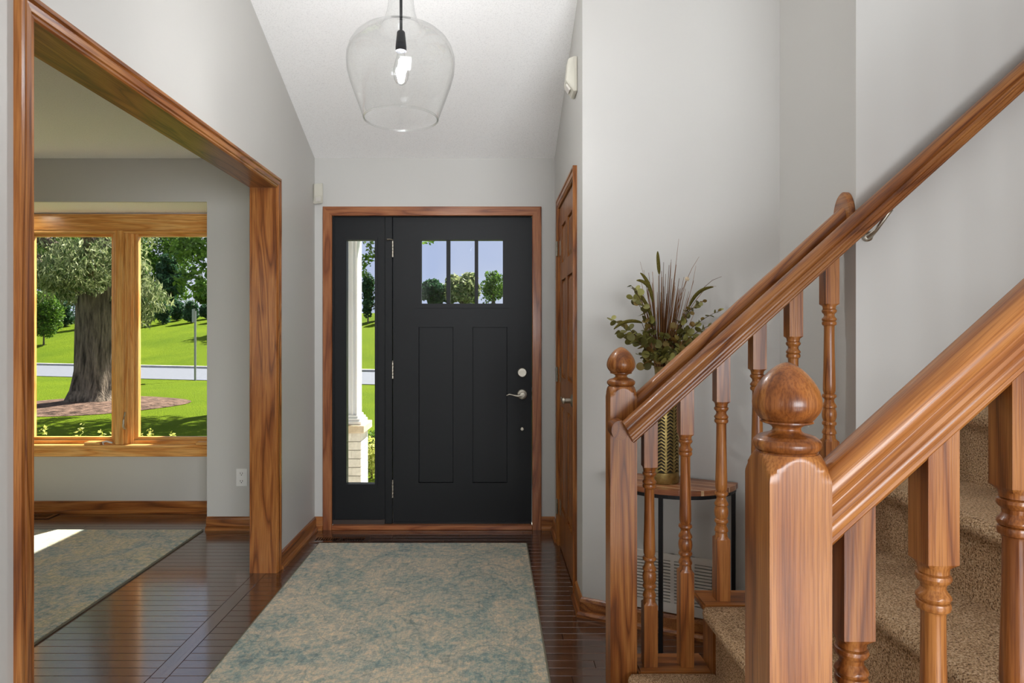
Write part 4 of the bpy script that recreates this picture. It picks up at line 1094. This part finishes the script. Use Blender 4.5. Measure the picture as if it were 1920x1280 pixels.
bh = 0.0785
k = 0; z = capz - 0.072
while z - bh > -0.18:
    off = 0.17 if k % 2 else 0.0
    for (a, b) in (((0, 0.17), (0.17, 0.34)) if k % 2 else ((0, 0.085), (0.085, 0.255), (0.255, 0.34))):
        box('brick', M['brick'], px0 + a + 0.003, px0 + b - 0.003, py0, py0 + 0.09, z - bh + 0.004, z - 0.004, pc)
        box('brick', M['brick'], px1 - 0.09, px1 + 0.0005, py0 + a + 0.003 + 0.0005, py0 + b - 0.003, z - bh + 0.004, z - 0.004, pc)
    z -= bh; k += 1
box('cap_stone', M['stone'], px0 - 0.035, px1 + 0.035, py0 - 0.035, py1 + 0.035, capz - 0.07, capz, pc, bevel=0.006)
cl = thing('porch_column', (-1.346, Zc + 0.16, capz), 'white square fluted porch column standing on the brick pier', 'column')
cx1 = (669.5 - 922) / FPX * (Zc + 0.06); cw = 0.215; cx0 = cx1 - cw
cy0 = Zc + 0.06; cy1 = cy0 + cw
def fluted(x0, x1, y0, y1):
    pts = []
    n = 5; dp = 0.016
    def side(p, q, nv):
        out = []
        for i in range(n):
            a = (i + 0.12) / n; b = (i + 0.88) / n
            for f, dd in ((a, 0), (a + 0.02, dp), (b - 0.02, dp), (b, 0)):
                out.append((p[0] + (q[0] - p[0]) * f - nv[0] * dd, p[1] + (q[1] - p[1]) * f - nv[1] * dd))
        return [p] + out
    pts += side((x0, y0), (x1, y0), (0, -1)) + side((x1, y0), (x1, y1), (1, 0)) + side((x1, y1), (x0, y1), (0, 1)) + side((x0, y1), (x0, y0), (-1, 0))
    return pts
MB().prism(fluted(cx0, cx1, cy0, cy1), capz + 0.08, 2.64, 'z').build('shaft', M['porch_white'], cl)
mb = MB()
ccx, ccy = (cx0 + cx1) / 2, (cy0 + cy1) / 2
for (h, z0, z1) in ((0.155, capz, capz + 0.035), (0.14, capz + 0.035, capz + 0.06), (0.122, capz + 0.06, capz + 0.085)): mb.box(ccx - h, ccx + h, ccy - h, ccy + h, z0, z1)
mb.build('base', M['porch_white'], cl, bevel=0.006)
mb = MB()
for (h, z0, z1) in ((0.122, 2.62, 2.65), (0.15, 2.65, 2.72)): mb.box(ccx - h, ccx + h, ccy - h, ccy + h, z0, z1)
mb.build('capital', M['porch_white'], cl)

# street sign seen edge-on
sp = at(366, 712, 22.6)
t = thing('street_sign', (sp.x, 22.6, G0Z), 'grey street sign post seen edge-on beside the road', 'sign post')
MB().tube([(sp.x, 22.6, G0Z), (sp.x, 22.6, 2.12)], 0.038, 8).build('post', M['galv'], t)
MB().box(-0.02, 0.02, -0.28, 0.28, 0, 0.46).build('sign_panel', M['galv'], None)
so_ = bpy.data.objects['sign_panel']; so_.parent = t; so_.location = Vector((-0.06, 0, 2.05)); so_.rotation_euler = (0, 0, 0.55)

# ---- vegetation
def leaves(mb_v, mb_f, rnd, c, rad, n, size, flat=0.0, hang=0.0, shell=0.55, aspect=0.5):
    """n small leaf blades filling an ellipsoid"""
    for _ in range(n):
        while True:
            d = Vector((rnd.gauss(0, 1), rnd.gauss(0, 1), rnd.gauss(0, 1)))
            if d.length > 1e-3: break
        d.normalize(); f = shell + (1 - shell) * rnd.random() ** 0.5 if rnd.random() < 0.8 else rnd.random()
        p = Vector((c[0] + d.x * rad[0] * f, c[1] + d.y * rad[1] * f, c[2] + d.z * rad[2] * f))
        s = size * rnd.uniform(0.6, 1.35)
        a = Vector((rnd.gauss(0, 1), rnd.gauss(0, 1), rnd.gauss(0, 1) * (1 - flat) - hang * 2.2)); a.normalize()
        b = a.cross(Vector((rnd.gauss(0, 1), rnd.gauss(0, 1), rnd.gauss(0, 1)))); 
        if b.length < 1e-3: continue
        b.normalize(); b *= aspect
        k = len(mb_v)
        mb_v += [tuple(p - a * s), tuple(p + b * s), tuple(p + a * s), tuple(p - b * s)]
        mb_f.append((k, k + 1, k + 2, k + 3))
def foliage(name, mat, parent, clumps, rnd, org=None):
    v, f = [], []
    for kw in clumps: leaves(v, f, rnd, **kw)
    o = MB().add(v, f).build(name, mat, parent, recalc=False, org=org)
    setp(o, kind='stuff')
    return o
def clumps_in(rnd, c, rad, k, crad, n, size, **kw):
    out = []
    for _ in range(k):
        while True:
            d = Vector((rnd.uniform(-1, 1), rnd.uniform(-1, 1), rnd.uniform(-1, 1)))
            if d.length <= 1: break
        r = crad * rnd.uniform(0.7, 1.3)
        out.append(dict(c=(c[0] + d.x * rad[0], c[1] + d.y * rad[1], c[2] + d.z * rad[2]), rad=(r, r, r * 0.8), n=n, size=size, **kw))
    return out
rt_ = random.Random(5)
# the big tree on the front lawn
tx, ty = at(180, 757, 14.9).x, 14.9
bt = thing('lawn_tree', (tx, ty, G0Z), 'big thick-trunked tree with drooping branches in a mulch bed', 'tree')
prof = []
for zz, r in ((0.0, 0.72), (0.12, 0.60), (0.35, 0.50), (0.8, 0.445), (1.6, 0.43), (2.4, 0.44), (3.0, 0.46), (4.2, 0.36), (6.0, 0.26), (8.0, 0.14)):
    ring = []
    for i in range(28):
        a = 2 * PI * i / 28
        rr = r * (1 + (0.10 if zz < 0.5 else 0.045) * math.sin(5 * a + zz) + 0.03 * math.sin(11 * a + 2 * zz) + rt_.uniform(-0.02, 0.02))
        ring.append((tx + 0.03 * zz + rr * math.cos(a), ty + rr * math.sin(a), G0Z + zz))
    prof.append(ring)
MB().loft(prof).build('trunk', M['bark'], bt, smooth=50)
for (ex, ey, ez, z0) in ((-2.6, -1.2, 4.6, 2.9), (1.6, -0.8, 4.9, 2.8), (-1.4, 1.6, 5.4, 3.2), (1.6, 1.8, 5.6, 3.4), (-2.2, -2.0, 3.6, 2.5), (1.2, -2.6, 4.2, 2.7), (-3.6, 0.4, 3.9, 2.6)):
    p0 = Vector((tx, ty, G0Z + z0)); p2 = Vector((tx + ex, ty + ey, G0Z + ez)); p1 = (p0 + p2) / 2 + Vector((0, 0, 0.5))
    MB().tube([bez(p0, p1, p2, k / 6) for k in range(7)], [0.20, 0.17, 0.14, 0.11, 0.08, 0.05, 0.03], 8).build('branch', M['bark'], bt, smooth=60)
cl_ = clumps_in(rt_, (tx - 0.9, ty, 5.2), (2.5, 3.2, 2.2), 42, 0.85, 340, 0.066, hang=0.35, aspect=0.3)
cl_ += clumps_in(rt_, (tx - 0.7, ty - 1.6, 2.75), (2.5, 1.2, 0.55), 34, 0.42, 340, 0.062, hang=0.6, aspect=0.24)
cl_ += clumps_in(rt_, (tx + 0.1, ty - 1.0, 2.45), (0.75, 0.25, 0.45), 14, 0.22, 150, 0.06, hang=0.7, aspect=0.22)
cl_ += clumps_in(rt_, (tx + 1.75, ty - 1.2, 2.2), (0.3, 0.5, 0.75), 14, 0.30, 150, 0.075, hang=0.8, aspect=0.22)
foliage('foliage', M['leaf_light'], bt, cl_, rt_)
mv = []
for i in range(40):
    a = 2 * PI * i / 40
    mv.append((tx + 0.15 + (1.9 + 0.12 * math.sin(3 * a)) * math.cos(a), ty - 0.35 + 2.0 * math.sin(a)))
mvv = [(x, yy, G0Z + 0.01) for x, yy in mv] + [(tx + 0.15 + (x - tx - 0.15) * 0.8, ty - 0.35 + (yy - ty + 0.35) * 0.8, G0Z + 0.07) for x, yy in mv] + [(tx + 0.15, ty - 0.35, G0Z + 0.12)]
structure(MB().add(mvv, [(i, (i + 1) % 40, 40 + (i + 1) % 40, 40 + i) for i in range(40)] + [(40 + i, 40 + (i + 1) % 40, 80) for i in range(40)]), 'mulch_bed', M['mulch'], 'brown bark mulch bed round the big lawn tree', 'mulch bed', smooth=60)

def tree(name, label, x, y, h0, c_z, rad, mat, k, crad, n, size, group=None, trunk=0.18, extra=None, cdx=0.0, **kw):
    gz = ground_z(x, y)
    t = thing(name, (x, y, gz), label, 'tree' if 'hedge' not in name else 'hedge', group)
    MB().tube([(x, y, gz - 0.05), (x, y, gz + h0), (x + cdx, y, c_z)], [trunk, trunk * 0.8, trunk * 0.3], 10).build('trunk', M['bark'], t, smooth=60)
    cl = clumps_in(rt_, (x + cdx, y, c_z), rad, k, crad, n, size, **kw) + (extra or [])
    foliage('foliage', mat, t, cl, rt_)
    return t
# maple between the windows: trunk hidden by the wall, crown shades the near lawn
ex_ = [dict(c=at(px, py, 12.5), rad=(0.34, 0.4, 0.26), n=120, size=0.06, shell=0.0) for px, py in ((372, 455), (345, 462), (380, 500), (352, 520), (368, 540), (350, 475), (385, 470))]
ex_ += [dict(c=at(px, py, 11.5), rad=(0.12, 0.16, 0.12), n=26, size=0.045, shell=0.0) for px, py in ((692, 456), (697, 470), (688, 486), (694, 482), (684, 496), (683, 512))]
ex_ += [dict(c=at(805, 452, 11.5), rad=(0.14, 0.14, 0.06), n=22, size=0.045, shell=0.0)]
tree('maple_tree', 'leafy maple whose lowest branches hang at the window top', -4.3, 15.3, 3.6, 6.3, (2.5, 2.7, 1.5), M['leaf_mid'], 62, 0.75, 200, 0.09, extra=ex_, trunk=0.2, cdx=1.4)
# background trees beyond the road
for i, (px, Y, top_y, wpx, mat, lab) in enumerate(((306, 62, 395, 125, 'leaf_mid', 'tall dark green tree behind the right window pane'), (320, 56, 470, 44, 'leaf_dark', 'dark green tree rising over the hedge row beyond the lawn'), (394, 56, 524, 46, 'leaf_mid', 'low spreading green tree over the hedge row by the sign post'), (812, 52, 527, 48, 'leaf_dark', 'dark rounded tree behind the first small pane of the door'), (866, 50, 512, 54, 'leaf_light', 'yellow green tree behind the middle small pane of the door'), (925, 55, 508, 52, 'leaf_mid', 'loose airy tree behind the small door pane by the lock'),
                                                (110, 56, 400, 120, 'leaf_mid', 'green tree beyond the road behind the big lawn tree'), (560, 46, 420, 120, 'leaf_mid', 'broad green tree on the hill hidden by the wall corner'), (1010, 54, 500, 70, 'leaf_mid', 'green tree on the hill past the front door'), (-60, 38, 360, 150, 'leaf_mid', 'broad green tree beyond the road outside the bay'))):
    x = (px - 922) / FPX * Y
    gz = ground_z(x, Y); zt = EYE + (628 - top_y) / FPX * Y
    rw = wpx / FPX * Y * 0.62; c_z = (zt + gz + 0.6) / 2; rz = (zt - gz - 0.6) / 2
    airy = 'airy' in lab
    tree('background_tree', lab, x, Y, 1.0, c_z, (rw * 0.8, rw * 0.8, rz * 0.85), M[mat], 26 if airy else 44, rw * 0.36, 90 if airy else 200, 0.13 if airy else 0.17, group='trees beyond the road')
# clipped evergreens along the hill
for i, px in enumerate((78, 120, 160, 205, 252, 278, 305, 332, 360, 388, 415)):
    Y = 49.6 + 1.9 * (i % 2)
    x = (px - 922) / FPX * Y; gz = ground_z(x, Y); zt = EYE + (628 - (560 + 5 * (i % 2) + (8 if i % 3 == 0 else 0))) / FPX * Y
    tree('hedge_shrub', 'dark evergreen shrub in the hedge row at the lawn edge', x, Y, 0.3, (zt + gz) / 2 + 0.1, (0.3 if i > 3 else 0.6, 0.2, (zt - gz) / 2 * 0.8), M['leaf_dark'], 20, 0.40, 170, 0.10, group='evergreen hedge row beyond the lawn', trunk=0.06)
for px, Y, ty_ in ((690, 44, 512), (662, 45, 528), (717, 45.5, 505), (745, 45, 520)):
    x = (px - 922) / FPX * Y; gz = ground_z(x, Y); zt = EYE + (628 - ty_) / FPX * Y
    tree('arborvitae', 'tall narrow dark evergreen seen past the porch column', x, Y, 0.3, (zt + gz) / 2 + 0.2, (0.14, 0.2, (zt - gz) / 2 * 0.88), M['leaf_dark'], 30, 0.36, 170, 0.09, group='tall evergreens past the porch column', trunk=0.06)
# bushes at the far left of the window
bx_, by_ = (82 - 922) / FPX * 42, 42
tree('lawn_bush', 'rounded yellow green bush beyond the road beside the big tree', bx_, by_, 0.3, ground_z(bx_, by_) + 1.9, (0.9, 0.8, 1.4), M['leaf_mid'], 40, 0.55, 200, 0.09, trunk=0.06)
# low shrubs under the bay window, tips showing over the sill
for i in range(9):
    x = -4.0 + i * 0.29; yv = 5.25 + rt_.uniform(-0.08, 0.08)
    t = thing('bay_shrub', (x, yv, G0Z), 'pale yellow green shrub below the bay window sill', 'shrub', 'shrubs under the bay window')
    foliage('foliage', M['leaf_gold'], t, clumps_in(rt_, (x, yv, 0.12), (0.05, 0.10, 0.24), 10, 0.075, 60, 0.016) + [dict(c=(x + rt_.uniform(-0.09, 0.09), yv, 0.46 + rt_.uniform(-0.03, 0.05)), rad=(0.03, 0.03, 0.05), n=16, size=0.016, shell=0.0) for _ in range(2)], rt_)
    MB().tube([(x, yv, G0Z), (x, yv, 0.40)], 0.008, 6).build('stem', M['bark'], t)
for i in range(2):
    x, yv = at(697, 880, 7.2 + i * 0.62).x, 7.2 + i * 0.62
    t = thing('porch_shrub', (x, yv, G0Z), 'yellow green shrub growing beside the brick pier', 'shrub', 'shrubs beside the brick pier')
    foliage('foliage', M['leaf_gold' if i == 0 else 'leaf_mid'], t, clumps_in(rt_, (x, yv, -0.1), (0.16, 0.16, 0.16), 14, 0.12, 90, 0.022), rt_)
    MB().tube([(x, yv, G0Z), (x, yv, 0.05)], 0.012, 6).build('stem', M['bark'], t)
